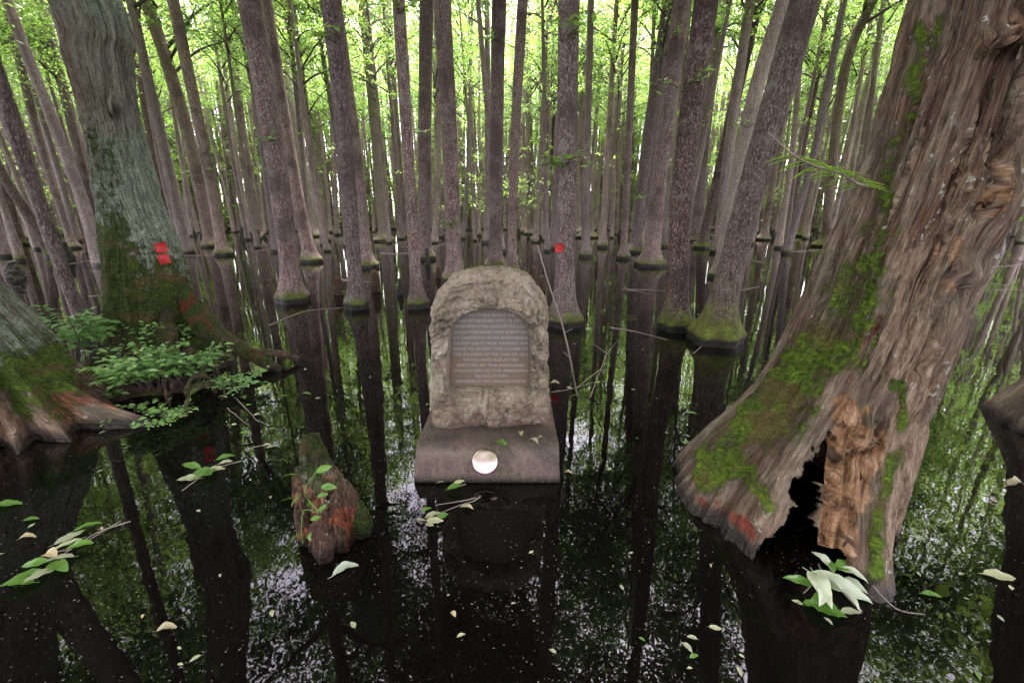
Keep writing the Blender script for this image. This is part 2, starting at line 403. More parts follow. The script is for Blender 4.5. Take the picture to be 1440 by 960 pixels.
#@@TREES
G1 = 'swamp trees standing in the nearer water'
T = [
 ('straight grey tree with a small red square, standing right behind the stone', [(793, 462), (796, 300), (800, 0)], 54, 29, 'tupelo'),
 ('leaning bare tree with a broad mossy foot, second trunk left of the huge rotten one', [(1003, 488), (1040, 330), (1090, 150), (1133, 0)], 84, 43, 'mossy'),
 ('dark flecked tree with a mossy foot, touching the leaning mossy-footed tree', [(950, 468), (960, 260), (993, 0)], 52, 33, 'tupelo_dark'),
 ('stout grey leaning tree with a black collar in the left middle water', [(413, 428), (390, 240), (350, 0)], 50, 31, 'tupelo'),
 ('grey tree just behind the stout leaning one, its collar half hidden', [(438, 370), (413, 250), (372, 0)], 34, 20, 'tupelo'),
 ('brown speckled tree with a dark foot between two reddish knees', [(503, 436), (485, 200), (462, 0)], 34, 22, 'tupelo'),
 ('paler trunk close behind the brown speckled tree', [(516, 378), (497, 200), (470, 0)], 36, 20, 'tupelo'),
 ('slim straight tree with a black collar left of the stone', [(587, 435), (573, 200), (560, 0)], 30, 17, 'tupelo'),
 ('tree with orange and green moss on its foot beside the left shoulder of the stone', [(640, 398), (632, 200), (622, 0)], 36, 23, 'tupelo'),
 ('straight reddish tree with a mossy foot seen over the top of the stone', [(697, 378), (698, 200), (702, 0)], 32, 19, 'tupelo'),
 ('slim tree right of the reddish one over the top of the stone', [(719, 384), (724, 200), (735, 0)], 24, 14, 'tupelo'),
 ('pale tree with a ribbed foot in a wide black collar, far middle left', [(540, 340), (526, 160), (511, 0)], 34, 15, 'pale'),
 ('mauve grey tree behind the slim collared one', [(598, 366), (597, 200), (600, 0)], 30, 19, 'tupelo'),
 ('swollen footed tree with a mossy ring, standing right of the red tagged tree', [(826, 335), (822, 200), (828, 0)], 36, 15, 'tupelo'),
 ('bottle shaped tree with a green mossy foot in a black ring, centre right', [(914, 376), (930, 230), (960, 0)], 46, 24, 'tupelo'),
 ('mid grey trunk just left of the bottle shaped tree', [(893, 356), (908, 220), (940, 0)], 32, 16, 'tupelo'),
 ('thin trunk with a dark collar left of the bottle shaped tree', [(877, 365), (884, 200), (893, 0)], 20, 10, 'tupelo'),
 ('pinkish grey trunk leaning right behind the leaning mossy-footed tree', [(1012, 392), (1055, 160), (1102, 0)], 32, 22, 'pale'),
 ('dark trunk leaning right above the pinkish one', [(986, 350), (1030, 160), (1067, 0)], 26, 15, 'tupelo_dark'),
 ('trunk behind the dark flecked tree, showing at its right side', [(978, 340), (990, 200), (1014, 0)], 24, 16, 'tupelo'),
 ('mossy swollen foot with a white streak beside the huge rotten trunk', [(1161, 348), (1168, 250), (1190, 90), (1228, 0)], 42, 15, 'mossy'),
 ('mossy dark trunk behind the swollen mossy foot', [(1128, 333), (1150, 200), (1188, 0)], 26, 15, 'mossy'),
 ('trunk behind the huge rotten tree, at its right where the water shows', [(1396, 348), (1430, 200), (1478, 0)], 34, 20, 'tupelo'),
 ('brown leaning trunk left of the lichen covered tree, its foot in the bushes', [(132, 498), (70, 330), (0, 120), (-30, 20)], 34, 25, 'tupelo'),
 ('slim tree leaning left with a dark foot, right of the lichen covered tree', [(315, 360), (285, 200), (243, 0)], 30, 17, 'tupelo'),
 ('smooth mauve trunk leaning left, next to the slim dark footed one', [(297, 348), (262, 180), (206, 0)], 32, 19, 'tupelo'),
 ('curved trunk rising beside the bole of the lichen covered tree', [(250, 338), (222, 250), (195, 100), (164, 0)], 24, 12, 'tupelo_dark'),
 ('pale thin trunk leaning left between the leaning grey trees', [(443, 333), (418, 180), (385, 0)], 24, 13, 'pale'),
 ('dark branching trunk behind the pale thin one', [(432, 324), (435, 180), (427, 0)], 17, 10, 'tupelo_dark'),
 ('thin pale trunk with a mossy foot, left of the brown speckled tree', [(458, 325), (446, 180), (434, 20)], 22, 10, 'pale'),
 ('brown trunk leaning left at the left edge, above the cut stump', [(104, 350), (56, 200), (8, 0)], 26, 14, 'tupelo'),
 ('dark trunk crossing behind the brown leaning one at the left edge', [(76, 362), (38, 300), (0, 240), (-60, 120)], 26, 18, 'tupelo_dark'),
 ('grey trunk just behind the cut stump with an orange top', [(137, 345), (112, 220), (62, 20)], 28, 16, 'tupelo'),
 ('second grey trunk behind the cut stump', [(152, 338), (128, 220), (88, 20)], 24, 13, 'tupelo'),
 ('dark trunk crossing above the black floating lump at the left edge', [(30, 345), (0, 250), (-70, 60)], 26, 18, 'tupelo_dark'),
 ('dark upright trunk left of the red tagged tree', [(766, 330), (774, 180), (786, 0)], 22, 12, 'tupelo_dark'),
 ('thin trunk behind the slim tree over the stone', [(746, 330), (744, 180), (740, 0)], 18, 9, 'tupelo'),
 ('greenish smooth trunk half hidden by the red tagged tree', [(811, 328), (813, 180), (815, 0)], 22, 11, 'pale'),
 ('pale trunk leaning left beyond the stout leaning tree', [(366, 335), (340, 180), (318, 0)], 22, 13, 'tupelo'),
 ('trunk with an upward fork behind the slim collared tree', [(570, 334), (556, 180), (544, 0)], 22, 12, 'tupelo'),
 ('slender trunk with a moss ring between the two right middle trees', [(866, 330), (868, 180), (880, 0)], 18, 9, 'tupelo'),
 ('slender trunk right of the leaning mossy-footed tree, in a black ring', [(1074, 338), (1095, 200), (1130, 0)], 22, 11, 'tupelo'),
 ('slender leaning trunk left of the mossy swollen foot', [(1108, 334), (1130, 200), (1165, 20)], 20, 11, 'tupelo_dark'),
]
for i, (lab, pts, wb, wm, mat) in enumerate(T):
    px_tree(lab, pts, wb, wm, mat, H=14+2.2*math.sin(i*2.3), crown=i, cz=8.6+1.3*math.sin(i*1.7), group=G1, csc=.95+.2*math.sin(i*5.1))

def segblob(px, py, segs):
    """soft capsules around a list of (x0,y0,x1,y1,width,strength)"""
    out = np.zeros_like(px)
    for x0, y0, x1, y1, w, s in segs:
        dx, dy = x1-x0, y1-y0; L = dx*dx+dy*dy+1e-9
        t = np.clip(((px-x0)*dx+(py-y0)*dy)/L, 0, 1)
        d = np.hypot(px-x0-dx*t, py-y0-dy*t)/w
        v = s*np.exp(-d*d)
        out = np.where(np.abs(v) > np.abs(out), v, out)
    return out
def in_poly(px, py, poly):
    c = np.zeros(px.shape, bool); n = len(poly)
    for i in range(n):
        x0, y0 = poly[i]; x1, y1 = poly[(i+1) % n]
        cond = ((y0 > py) != (y1 > py)) & (px < (x1-x0)*(py-y0)/(y1-y0+1e-12)+x0)
        c ^= cond
    return c

def hero_trunk(origin, cen, rz, foot, mat, nt=420, nr=420, zmin=-.22, ztop=10, flute=0, nfl=7, ph=0, amp=.016, freq=18., seed=0, knobs=(), hole=None, attrs=None, footh=.28, stretch=.10, zpow=2.2, thick=.06, flh=.5, lump=.03, ribs=()):
    """cen: [(x,y,z)] local axis points; rz: [(z,r)]; foot: [(deg, r)] outline at the waterline"""
    th = np.linspace(0, 2*PI, nt, endpoint=False)
    z = zmin+(ztop-zmin)*np.linspace(0, 1, nr)**zpow
    sp = smooth_path(cen, 300)
    cx = np.interp(z, sp[:, 2], sp[:, 0])[:, None]; cyy = np.interp(z, sp[:, 2], sp[:, 1])[:, None]
    r = np.interp(z, [a for a, b in rz], [b for a, b in rz])[:, None]
    fa = np.array([a for a, b in foot]); fr = np.array([b for a, b in foot])
    F = np.interp(np.degrees(th), np.concatenate([fa-360, fa, fa+360]), np.concatenate([fr]*3))[None]
    F = (F + np.roll(F, 6, 1) + np.roll(F, -6, 1) + np.roll(F, 12, 1)+np.roll(F, -12, 1))/5
    k = np.exp(-np.maximum(z, 0)/footh)[:, None]
    R = r + (F-rz[0][1])*k
    if flute:
        f = np.exp(-np.maximum(z, 0)/flh)[:, None]*.8+.2
        R = R*(1 + flute*f*(np.cos(nfl*th+ph+.8*np.sin(z*1.3)[:, None])+.45*np.cos((nfl*2-3)*th+ph*3)))
    for dg_, wd_, am_, hh_ in ribs:
        dth = np.abs((np.degrees(th)-dg_+180) % 360-180)[None]
        kk = np.exp(-np.maximum(z, 0)/hh_)[:, None]; wz = wd_*(1+.5*(1-kk))
        R = R + am_*kk*np.maximum(0, 1-dth/wz)**1.1
    Z = np.repeat(z[:, None], nt, 1); rm = rz[len(rz)//2][1]
    tw = th[None] + .12*noise3(np.stack([Z*.6, Z*0+seed, Z*0], -1)) + .10*Z*.3
    P = np.stack([np.cos(tw)*rm*freq, np.sin(tw)*rm*freq, Z*freq*stretch], -1)
    n1 = 1-2*np.abs(noise3(P+seed)); n2 = 1-2*np.abs(noise3(P*2.1+9+seed)); n3 = noise3(P*np.array([.25, .25, .9])+33+seed)
    big = fbm(np.stack([np.cos(th)[None]*rm*3+0*Z, np.sin(th)[None]*rm*3+0*Z, Z*1.1], -1)+seed*2, 3)
    n0 = 1-2*np.abs(noise3(P*np.array([.45, .45, .4])+71+seed))
    n5_ = 1-2*np.abs(noise3(P*np.array([4.6, 4.6, 3.2])+41+seed))
    D = amp*(n0*1.1+n1*.9+n2*.5+n3*.5+n5_*.22)+lump*big
    V = np.stack([cx+(R+D)*np.cos(th), cyy+(R+D)*np.sin(th), Z], -1)+np.asarray(origin)
    px, py = project(V); front = (np.sin(th)[None] < .35)+0*Z > 0
    if len(knobs):
        K = segblob(px, py, knobs)*front
        K = K*(1+.5*n2)
        V = V + K[..., None]*np.stack([np.cos(th)[None]+0*Z, np.sin(th)[None]-.4+0*Z, 0*Z], -1)
        px, py = project(V)
    A = {}
    wx = px+16*fbm(V*3.1, 3)+5*n1; wy = py+22*fbm(V*2.3+9, 3)
    for nm, segs in (attrs or {}).items():
        A[nm] = (segblob(wx, wy, segs)*front).ravel() if not callable(segs) else segs(V, wx, wy, big).ravel()
    if 'moss' in A:
        ms = np.clip(A['moss'].reshape(Z.shape), 0, 1)*(.55+.9*fbm(V*26, 2))
        V = V + (.014*ms)[..., None]*np.stack([np.cos(th)[None]+0*Z, np.sin(th)[None]+0*Z, 0*Z], -1)
    A['bk'] = np.stack([np.cos(tw)*rm, np.sin(tw)*rm, Z], -1).reshape(-1, 3)
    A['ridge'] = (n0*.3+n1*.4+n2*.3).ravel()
    V = V.reshape(-1, 3)-np.asarray(origin)
    Fc = grid_faces(nr, nt)
    if hole is not None:
        jx = 7*fbm(np.stack([px/14, py/26, 0*px], -1), 3)
        ih = (in_poly(px+jx, py+jx*.7, hole) & front).ravel()
        Fc = Fc[~(ih[Fc].sum(1) >= 2)]
    me = new_mesh('trunk', V, Fc, mat, attrs=A)
    return me

def hero_bark(name, dark, mid, light, wetred=(.17, .035, .015), rotc=(.30, .155, .075), lich=(.17, .21, .14), lichen_amt=.0, mossc=(.10, .17, .01), red=(.165, .085, .055)):
    t = NT(name)
    vs = t.bark_coord((1, 1, .085)); vo = t.bark_coord((1, 1, 1)); vh = t.bark_coord((1, 1, .3))
    n1 = t.noise(vs, 26, 6, .72, .15); n2 = t.noise(vh, 60, 4, .75); n3 = t.noise(vo, 2.2, 3); n6 = t.noise(vs, 110, 3, .7, .2)
    n4 = t.noise(vo, 14, 5, .7); n5 = t.noise(vo, 75, 2, .6)
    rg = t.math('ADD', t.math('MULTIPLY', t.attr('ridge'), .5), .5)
    M_ = lambda a, b: t.math('MULTIPLY', a, b); A_ = lambda a, b: t.math('ADD', a, b)
    h = A_(A_(M_(n1, .45), M_(n6, .33)), M_(n2, .22))
    # greyed plates on ridges, red-brown bark between; furrow shade deepened in the colour
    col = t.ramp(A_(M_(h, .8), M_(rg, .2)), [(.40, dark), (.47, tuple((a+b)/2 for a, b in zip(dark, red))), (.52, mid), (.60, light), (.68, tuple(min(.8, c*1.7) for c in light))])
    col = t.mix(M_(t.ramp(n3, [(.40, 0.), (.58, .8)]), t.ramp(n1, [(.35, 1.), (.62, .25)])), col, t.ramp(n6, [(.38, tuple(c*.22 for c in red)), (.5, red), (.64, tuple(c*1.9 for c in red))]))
    def patch(f, off=.25, soft=.22, k=1.5):
        m = A_(M_(t.math('SUBTRACT', f, .5), k), A_(M_(t.math('SUBTRACT', n4, .5), 2.2), A_(M_(t.math('SUBTRACT', n1, .5), 1.3), M_(t.math('SUBTRACT', n2, .5), 1.1))))
        return t.ramp(A_(m, off), [(.0, 0.), (soft, 1.)])
    if lichen_amt:
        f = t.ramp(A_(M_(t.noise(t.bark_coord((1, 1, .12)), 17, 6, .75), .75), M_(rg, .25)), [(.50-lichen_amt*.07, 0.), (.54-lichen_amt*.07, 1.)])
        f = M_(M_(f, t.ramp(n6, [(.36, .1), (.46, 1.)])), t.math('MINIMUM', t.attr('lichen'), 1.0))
        col = t.mix(M_(f, .9), col, t.ramp(A_(M_(n5, .5), M_(n6, .5)), [(.36, tuple(c*.42 for c in lich)), (.5, lich), (.62, tuple(c*1.7 for c in lich))]))
    f = patch(M_(t.attr('rot'), 1.0), .12)
    rc = t.ramp(A_(M_(t.noise(vh, 34, 5, .75), .45), M_(n6, .55)), [(.37, tuple(c*.16 for c in rotc)), (.5, rotc), (.64, (.52, .34, .22))])
    rc = t.mix(t.ramp(n4, [(.40, .85), (.50, 0.)]), rc, (.05, .022, .012))
    rc = t.mix(t.ramp(n5, [(.56, 0.), (.66, .5)]), rc, (.16, .05, .025))
    col = t.mix(f, col, rc)
    f = patch(t.attr('bare'), .15)
    col = t.mix(M_(f, .85), col, t.ramp(A_(M_(n2, .5), M_(n6, .5)), [(.36, (.07, .038, .024)), (.48, (.24, .155, .10)), (.62, (.44, .33, .24))]))
    f = M_(t.ramp(t.noise(t.bark_coord((1, 1, .5)), 26, 3, .8), [(.63, 0.), (.67, 1.)]), t.ramp(n3, [(.42, 0.), (.55, .9)]))
    col = t.mix(f, col, (.50, .52, .46))
    mf = patch(t.attr('moss'), .12, .35, 1.6)
    mc = t.ramp(A_(M_(n5, .5), M_(n4, .5)), [(.36, tuple(c*.16 for c in mossc)), (.47, tuple(c*.6 for c in mossc)), (.56, mossc), (.66, (mossc[0]*2.3, mossc[1]*1.8, .02))])
    mc = t.mix(t.ramp(t.noise(vo, 6, 3, .6), [(.52, 0.), (.62, .75)]), mc, t.mix(n5, (.05, .03, .012), (.20, .12, .05)))
    col = t.mix(mf, col, mc)
    f = patch(t.attr('red'), .05)
    col = t.mix(M_(f, .9), col, t.ramp(n6, [(.38, tuple(c*.2 for c in wetred)), (.5, wetred), (.62, tuple(min(.8, c*1.9) for c in wetred))]))
    z = t.n('SeparateXYZ', {0: t.n('TexCoord').outputs['Object']}).outputs[2]
    wet = t.ramp(A_(z, M_(t.math('SUBTRACT', n4, .5), .10)), [(.03, 1.), (.085, 0.)])
    col = t.mix(M_(wet, .9), col, (.01, .008, .007))
    b1 = t.bump(A_(A_(M_(n1, 1.2), M_(n6, .5)), A_(M_(n2, .3), M_(M_(mf, n5), .6))), 1.0, .06)
    return t.finish(col, t.math('SUBTRACT', .85, M_(wet, .6)), b1, 0, .3)
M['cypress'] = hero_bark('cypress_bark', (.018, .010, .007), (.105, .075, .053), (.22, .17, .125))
M['stump'] = hero_bark('stump_wood', (.012, .007, .005), (.085, .045, .032), (.22, .14, .10), wetred=(.26, .07, .03), lichen_amt=.3, lich=(.15, .18, .10), mossc=(.05, .08, .01))
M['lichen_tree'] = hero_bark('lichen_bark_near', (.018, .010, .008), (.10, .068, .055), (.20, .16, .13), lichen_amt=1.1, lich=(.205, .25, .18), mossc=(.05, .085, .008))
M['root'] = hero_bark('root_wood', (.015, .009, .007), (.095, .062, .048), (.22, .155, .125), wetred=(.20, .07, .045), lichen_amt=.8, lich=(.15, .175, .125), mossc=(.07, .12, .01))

# --- huge rotten tree on the right
O = np.array([1.68, 2.2, 0])
hole = [(1168, 606), (1181, 640), (1163, 668), (1156, 705), (1150, 742), (1166, 768), (1184, 772), (1188, 792), (1206, 800), (1214, 830), (1216, 905), (1050, 905), (1062, 772), (1086, 752), (1120, 712), (1106, 690), (1128, 655), (1146, 630)]
CC, RR_ = silhouette(2.2, [(566, 1075, 1294), (521, 1102, 1314), (470, 1130, 1337), (400, 1160, 1362), (350, 1177, 1387), (300, 1197, 1414), (200, 1233, 1462), (100, 1264, 1505), (0, 1290, 1550)])
CC = [tuple(np.array(c)-O) for c in CC]; RR_ = [(z, r-.025) for z, r in RR_]
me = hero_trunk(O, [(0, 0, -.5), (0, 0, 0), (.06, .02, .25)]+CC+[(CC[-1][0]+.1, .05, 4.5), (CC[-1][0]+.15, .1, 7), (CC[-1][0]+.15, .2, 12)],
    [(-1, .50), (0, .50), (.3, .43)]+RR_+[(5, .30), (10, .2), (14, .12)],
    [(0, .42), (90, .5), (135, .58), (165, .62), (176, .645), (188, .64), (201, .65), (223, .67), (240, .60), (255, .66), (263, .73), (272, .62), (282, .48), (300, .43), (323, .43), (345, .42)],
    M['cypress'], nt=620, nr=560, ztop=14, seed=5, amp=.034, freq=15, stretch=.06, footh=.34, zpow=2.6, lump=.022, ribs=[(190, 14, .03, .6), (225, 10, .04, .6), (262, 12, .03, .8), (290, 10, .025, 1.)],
    knobs=[(1205, 596, 1206, 606, 20, .05), (1180, 612, 1172, 700, 8, .035), (1350, 378, 1356, 382, 17, .035), (1402, 262, 1392, 280, 26, .035), (1446, 110, 1404, 225, 12, -.10), (1404, 225, 1378, 296, 9, -.08),
           (1352, 410, 1318, 470, 7, -.05), (1318, 470, 1296, 520, 6, -.05), (1225, 600, 1232, 640, 10, -.03), (1240, 470, 1200, 560, 12, -.02), (1390, 60, 1440, 50, 14, .05), (1150, 560, 1060, 640, 26, .03), (1060, 700, 1080, 745, 16, .02), (1195, 660, 1200, 770, 9, .02), (1222, 660, 1226, 790, 10, -.015)],
    hole=hole,
    attrs={'moss': [(1165, 500, 1070, 600, 58, .86), (1100, 560, 1005, 670, 40, .82), (1215, 380, 1150, 520, 48, .66), (1040, 640, 1080, 720, 26, .6), (1275, 180, 1220, 380, 26, .55), (1160, 520, 1080, 590, 22, 1.), (1080, 590, 1020, 655, 20, .9), (1050, 640, 1045, 690, 12, .7), (1285, 120, 1240, 330, 17, .62), (1240, 330, 1195, 470, 34, .66), (1250, 640, 1232, 800, 20, .7), (1255, 540, 1262, 600, 12, .8),
                    (1300, 30, 1290, 100, 12, .6), (1385, 120, 1382, 150, 7, .7), (1375, 90, 1400, 80, 9, .7), (1200, 500, 1165, 560, 14, .7), (1340, 0, 1310, 60, 14, .5), (980, 660, 975, 690, 8, .5), (1120, 560, 1060, 600, 14, .8)],
           'rot': [(1176, 612, 1172, 760, 15, 1.), (1200, 590, 1212, 640, 24, 1.2), (1205, 650, 1190, 790, 18, .9), (1295, 500, 1300, 560, 14, .6), (1350, 330, 1345, 400, 14, .5), (1075, 690, 1050, 730, 14, .5), (1402, 240, 1410, 290, 26, .6), (1380, 72, 1400, 72, 8, 1.)],
           'bare': [(1300, 360, 1275, 520, 42, .8), (1275, 520, 1255, 760, 34, .95), (1370, 200, 1330, 330, 20, .6), (1100, 680, 1075, 740, 20, .5), (1300, 600, 1270, 720, 20, .8)],
           'red': [(1000, 712, 1060, 758, 19, .68), (978, 680, 995, 705, 12, .6), (1230, 430, 1215, 480, 9, .55), (1360, 340, 1352, 385, 10, .4), (1405, 200, 1415, 280, 18, .3)]})
rt = thing('cypress_tree', 'huge leaning rotten tree with a mossy buttress and a dark hollow at its foot', 'tree', tuple(O))
tr = link('trunk', me, rt)
sol = tr.modifiers.new('wood_thickness', 'SOLIDIFY'); sol.thickness = .07; sol.offset = -1
link('crown', CROWNS[1], rt, (.48, .1, 8.5), (0, 0, 1), 1.25)
BIGR = rt

# --- lichen covered tree on the left, with spreading roots
O2 = np.array([-3.80, 4.75, 0])
CC, RR_ = silhouette(4.75, [(460, 158, 278), (400, 153, 264), (340, 147, 248), (280, 137, 222), (160, 112, 194), (80, 88, 182), (0, 66, 168)])
CC = [tuple(np.array(c)-O2) for c in CC]; RR_ = [(z, r-.01-.012*z) for z, r in RR_]; cx_ = CC[-1][0]
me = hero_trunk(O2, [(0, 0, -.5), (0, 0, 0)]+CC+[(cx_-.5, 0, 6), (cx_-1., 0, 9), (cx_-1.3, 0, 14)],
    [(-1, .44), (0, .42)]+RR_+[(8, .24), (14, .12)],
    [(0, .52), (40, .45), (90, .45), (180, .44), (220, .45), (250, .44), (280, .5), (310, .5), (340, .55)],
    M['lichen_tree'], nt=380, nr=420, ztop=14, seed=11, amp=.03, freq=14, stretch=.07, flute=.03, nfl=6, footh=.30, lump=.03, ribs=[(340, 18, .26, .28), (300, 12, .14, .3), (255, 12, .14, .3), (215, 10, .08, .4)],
    knobs=[(192, 103, 200, 112, 7, .13), (163, 152, 160, 142, 7, .10), (158, 168, 168, 200, 6, -.03), (197, 106, 190, 130, 5, .05)],
    attrs={'moss': lambda V, px, py, big: np.clip(1.0-V[..., 2]*.62+.35*big, 0, 1.2) + .55*segblob(px, py, [(140, 180, 165, 450, 34, .9)]),
           'lichen': lambda V, px, py, big: np.clip(1.1-ss(1.7, 2.9, V[..., 2])*.6, 0, 1.2)+.5*big,
           'rot': lambda V, px, py, big: big*0, 'bare': lambda V, px, py, big: big*0, 'red': segblob and [(205, 460, 225, 500, 10, .15)]})
rt = thing('lichen_tree', 'thick lichen covered tree with two red squares on its bark, leafy bushes at its foot', 'tree', tuple(O2))
link('trunk', me, rt)
link('crown', CROWNS[2], rt, (-1.9, 0, 9), (0, 0, 2), 1.25)
def attrs_const(me, V, **kw):
    at = me.attributes.new('bk', 'FLOAT_VECTOR', 'POINT'); at.data.foreach_set('vector', V.astype(np.float32).ravel())
    for k, f in kw.items():
        at = me.attributes.new(k, 'FLOAT', 'POINT'); at.data.foreach_set('value', np.asarray(f, np.float32))
def root_mesh(P, R, mat, seed=0, nt=26, n=60, mossf=.5, rough=.22):
    mb = MB(); mb.tube(smooth_path(P, n), np.interp(np.linspace(0, 1, n), np.linspace(0, 1, len(R)), R), nt, 0, rough=rough, seed=seed)
    me = mb.mesh('root', mat); V = np.concatenate(mb.V)
    nz = fbm(V*3+seed, 2)
    attrs_const(me, V, moss=np.clip(mossf+.5*nz, 0, 1), lichen=np.clip(.1+nz, 0, 1), rot=np.clip(nz*.5, 0, .5), bare=0*nz, red=np.clip(nz*1.2-.2, 0, 1), ridge=nz)
    return me
for k, (P, R, mf) in enumerate([
    ([(.02, 0, 1.0), (.30, -.12, .52), (.70, -.28, .24), (1.08, -.43, .12), (1.35, -.5, -.02)], [.06, .13, .10, .065, .045], .6),
    ([(0, -.1, .7), (.25, -.58, .18), (.5, -.9, .08), (.62, -1.05, -.08)], [.05, .10, .08, .05], .6),
    ([(-.1, -.1, .7), (-.30, -.58, .18), (-.5, -.95, .05), (-.55, -1.1, -.08)], [.05, .09, .07, .05], .6),
    ([(1.0, -.4, .16), (1.2, -.32, .14), (1.42, -.25, .05)], [.05, .04, .03], .4)]):
    link('root', root_mesh(P, R, M['lichen_tree'], seed=k*4+2, mossf=mf), rt)
BIGL = rt

# --- fluted root-footed tree at the left edge
O3 = np.array([-4.02, 3.18, 0])
me = hero_trunk(O3, [(0, 0, -.5), (0, 0, 0), (-.05, 0, .3), (-.18, 0, .7), (-.45, 0, 1.3), (-.85, 0, 2.2), (-1.6, 0, 4), (-2.6, 0, 7), (-3.6, 0, 12)],
    [(-1, .52), (0, .48), (.2, .37), (.45, .30), (.9, .28), (1.5, .28), (3, .33), (7, .25), (12, .12)],
    [(0, .68), (15, .58), (40, .5), (90, .5), (180, .6), (250, .56), (270, .60), (290, .58), (305, .55), (318, .58), (330, .56), (345, .74), (353, .80)],
    M['root'], nt=420, nr=420, ztop=12, seed=21, amp=.034, freq=13, stretch=.07, flute=.05, nfl=9, ph=.8, footh=.2, flh=.6, lump=.03, ribs=[(354, 10, .52, .22), (333, 9, .28, .8), (316, 7, .24, 1.0), (300, 7, .28, .8), (283, 7, .25, .8), (262, 7, .25, .7), (12, 10, .18, .8), (40, 12, .15, 1.)],
    attrs={'moss': lambda V, px, py, big: np.clip(.55-np.abs(V[..., 2]-.42)*1.3+.35*big, 0, 1)+.6*segblob(px, py, [(60, 520, 90, 570, 16, .8), (25, 520, 40, 600, 12, .6)]),
           'lichen': lambda V, px, py, big: np.clip(ss(.3, .6, V[..., 2])+.5*big, 0, 1.3),
           'rot': lambda V, px, py, big: ss(.42, .15, V[..., 2])*.45*ss(-.3, .4, big),
           'bare': lambda V, px, py, big: ss(.5, .1, V[..., 2])*.35,
           'red': lambda V, px, py, big: ss(.40, .2, V[..., 2])*np.clip(.3+big, 0, 1)*.6})
rt = thing('fluted_tree', 'tree at the left edge with a ribbed spreading foot of pink and mossy wood', 'tree', tuple(O3))
link('trunk', me, rt)
link('crown', CROWNS[3], rt, (-2.7, 0, 8.2), (0, 0, 2), 1.1)

# --- leaning tree whose foot just shows at the right edge
O4 = np.array([4.30, 2.98, 0])
me = hero_trunk(O4, [(0, 0, -.5), (0, 0, 0), (.12, 0, .4), (.3, .05, 1.), (.6, .1, 2.), (1.6, .2, 6), (2.2, .3, 12)],
    [(-1, .40), (0, .40), (.3, .30), (.8, .23), (2, .2), (7, .17), (12, .1)],
    [(0, .4), (90, .4), (180, .38), (270, .38)], M['cypress'], nt=200, nr=220, ztop=12, seed=31, amp=.02, freq=12, flute=.07, nfl=6, footh=.3,
    attrs={'moss': lambda V, px, py, big: big*0+.1, 'rot': lambda V, px, py, big: big*0, 'bare': lambda V, px, py, big: big*0, 'red': lambda V, px, py, big: ss(.3, .05, V[..., 2])*.4})
rt = thing('leaning_tree', 'brown fibrous tree foot entering at the right edge of the water', 'tree', tuple(O4))
link('trunk', me, rt); link('crown', CROWNS[0], rt, (1.9, .2, 8.2), (0, 0, 4), 1.1)
#@@BACKGROUND
# slender trees filling the flooded stand behind, individual copies of a few kinds
LIB = []
for i in range(7):
    rng = np.random.default_rng(500+i)
    H = 18.; a = rng.uniform(-1, 1, 6)*.35
    W = [(0, 0, -.4), (0, 0, 0), (a[0], a[1], 4), (a[0]+a[2], a[1]+a[3], 10), (a[2]*.5+a[4], a[3]*.5+a[5], H)]
    r0 = [.13, .16, .19, .12, .22, .15, .17][i]
    W2 = [(x*.7, y*.7, z) for x, y, z in W]
    LIB.append((trunk_mesh('trunk_far_%d' % i, W2, [(-1, r0*1.05), (2, r0), (9, r0*.75), (H, r0*.2)], M['far'], nt=14, nr=46, flare=.65+.25*rng.uniform(-1, 1), zflare=.35, flute=.08, seed=i*7), CROWNS_FAR[i % 6]))
rng = np.random.default_rng(11)
NBG = 285
cnt = 0; tries = 0
trees += [(-3.9, 4.7), (1.8, 2.2), (-4, 3), (-.1, 2.7), (4, 2.9)]
while cnt < NBG and tries < 40000:
    tries += 1
    a = rng.uniform(-.92, .92); r = 16.5 + 42*rng.uniform(0, 1)**.8
    x, y = r*math.tan(a)*.9, r
    if abs(x) > y*1.25+1: continue
    if min((x-q[0])**2+(y-q[1])**2 for q in trees) < (0.9+.022*r)**2: continue
    trees.append((x, y))
    tm, cm = LIB[rng.integers(0, 7)]
    s = rng.uniform(.85, 1.2)
    root = thing('slender_tree', 'slender grey trunk in the crowded stand at the back of the flooded wood', 'tree', (x, y, 0), (rng.normal(0, .035), rng.normal(0, .035), rng.uniform(0, 6.28)), 'slender trees in the far stand')
    root.scale = (s*.78, s*.78, s)
    link('trunk', tm, root)
    link('crown', cm, root, (0, 0, rng.uniform(-1.5, 1.0)), (0, 0, rng.uniform(0, 6.28)))
    cnt += 1

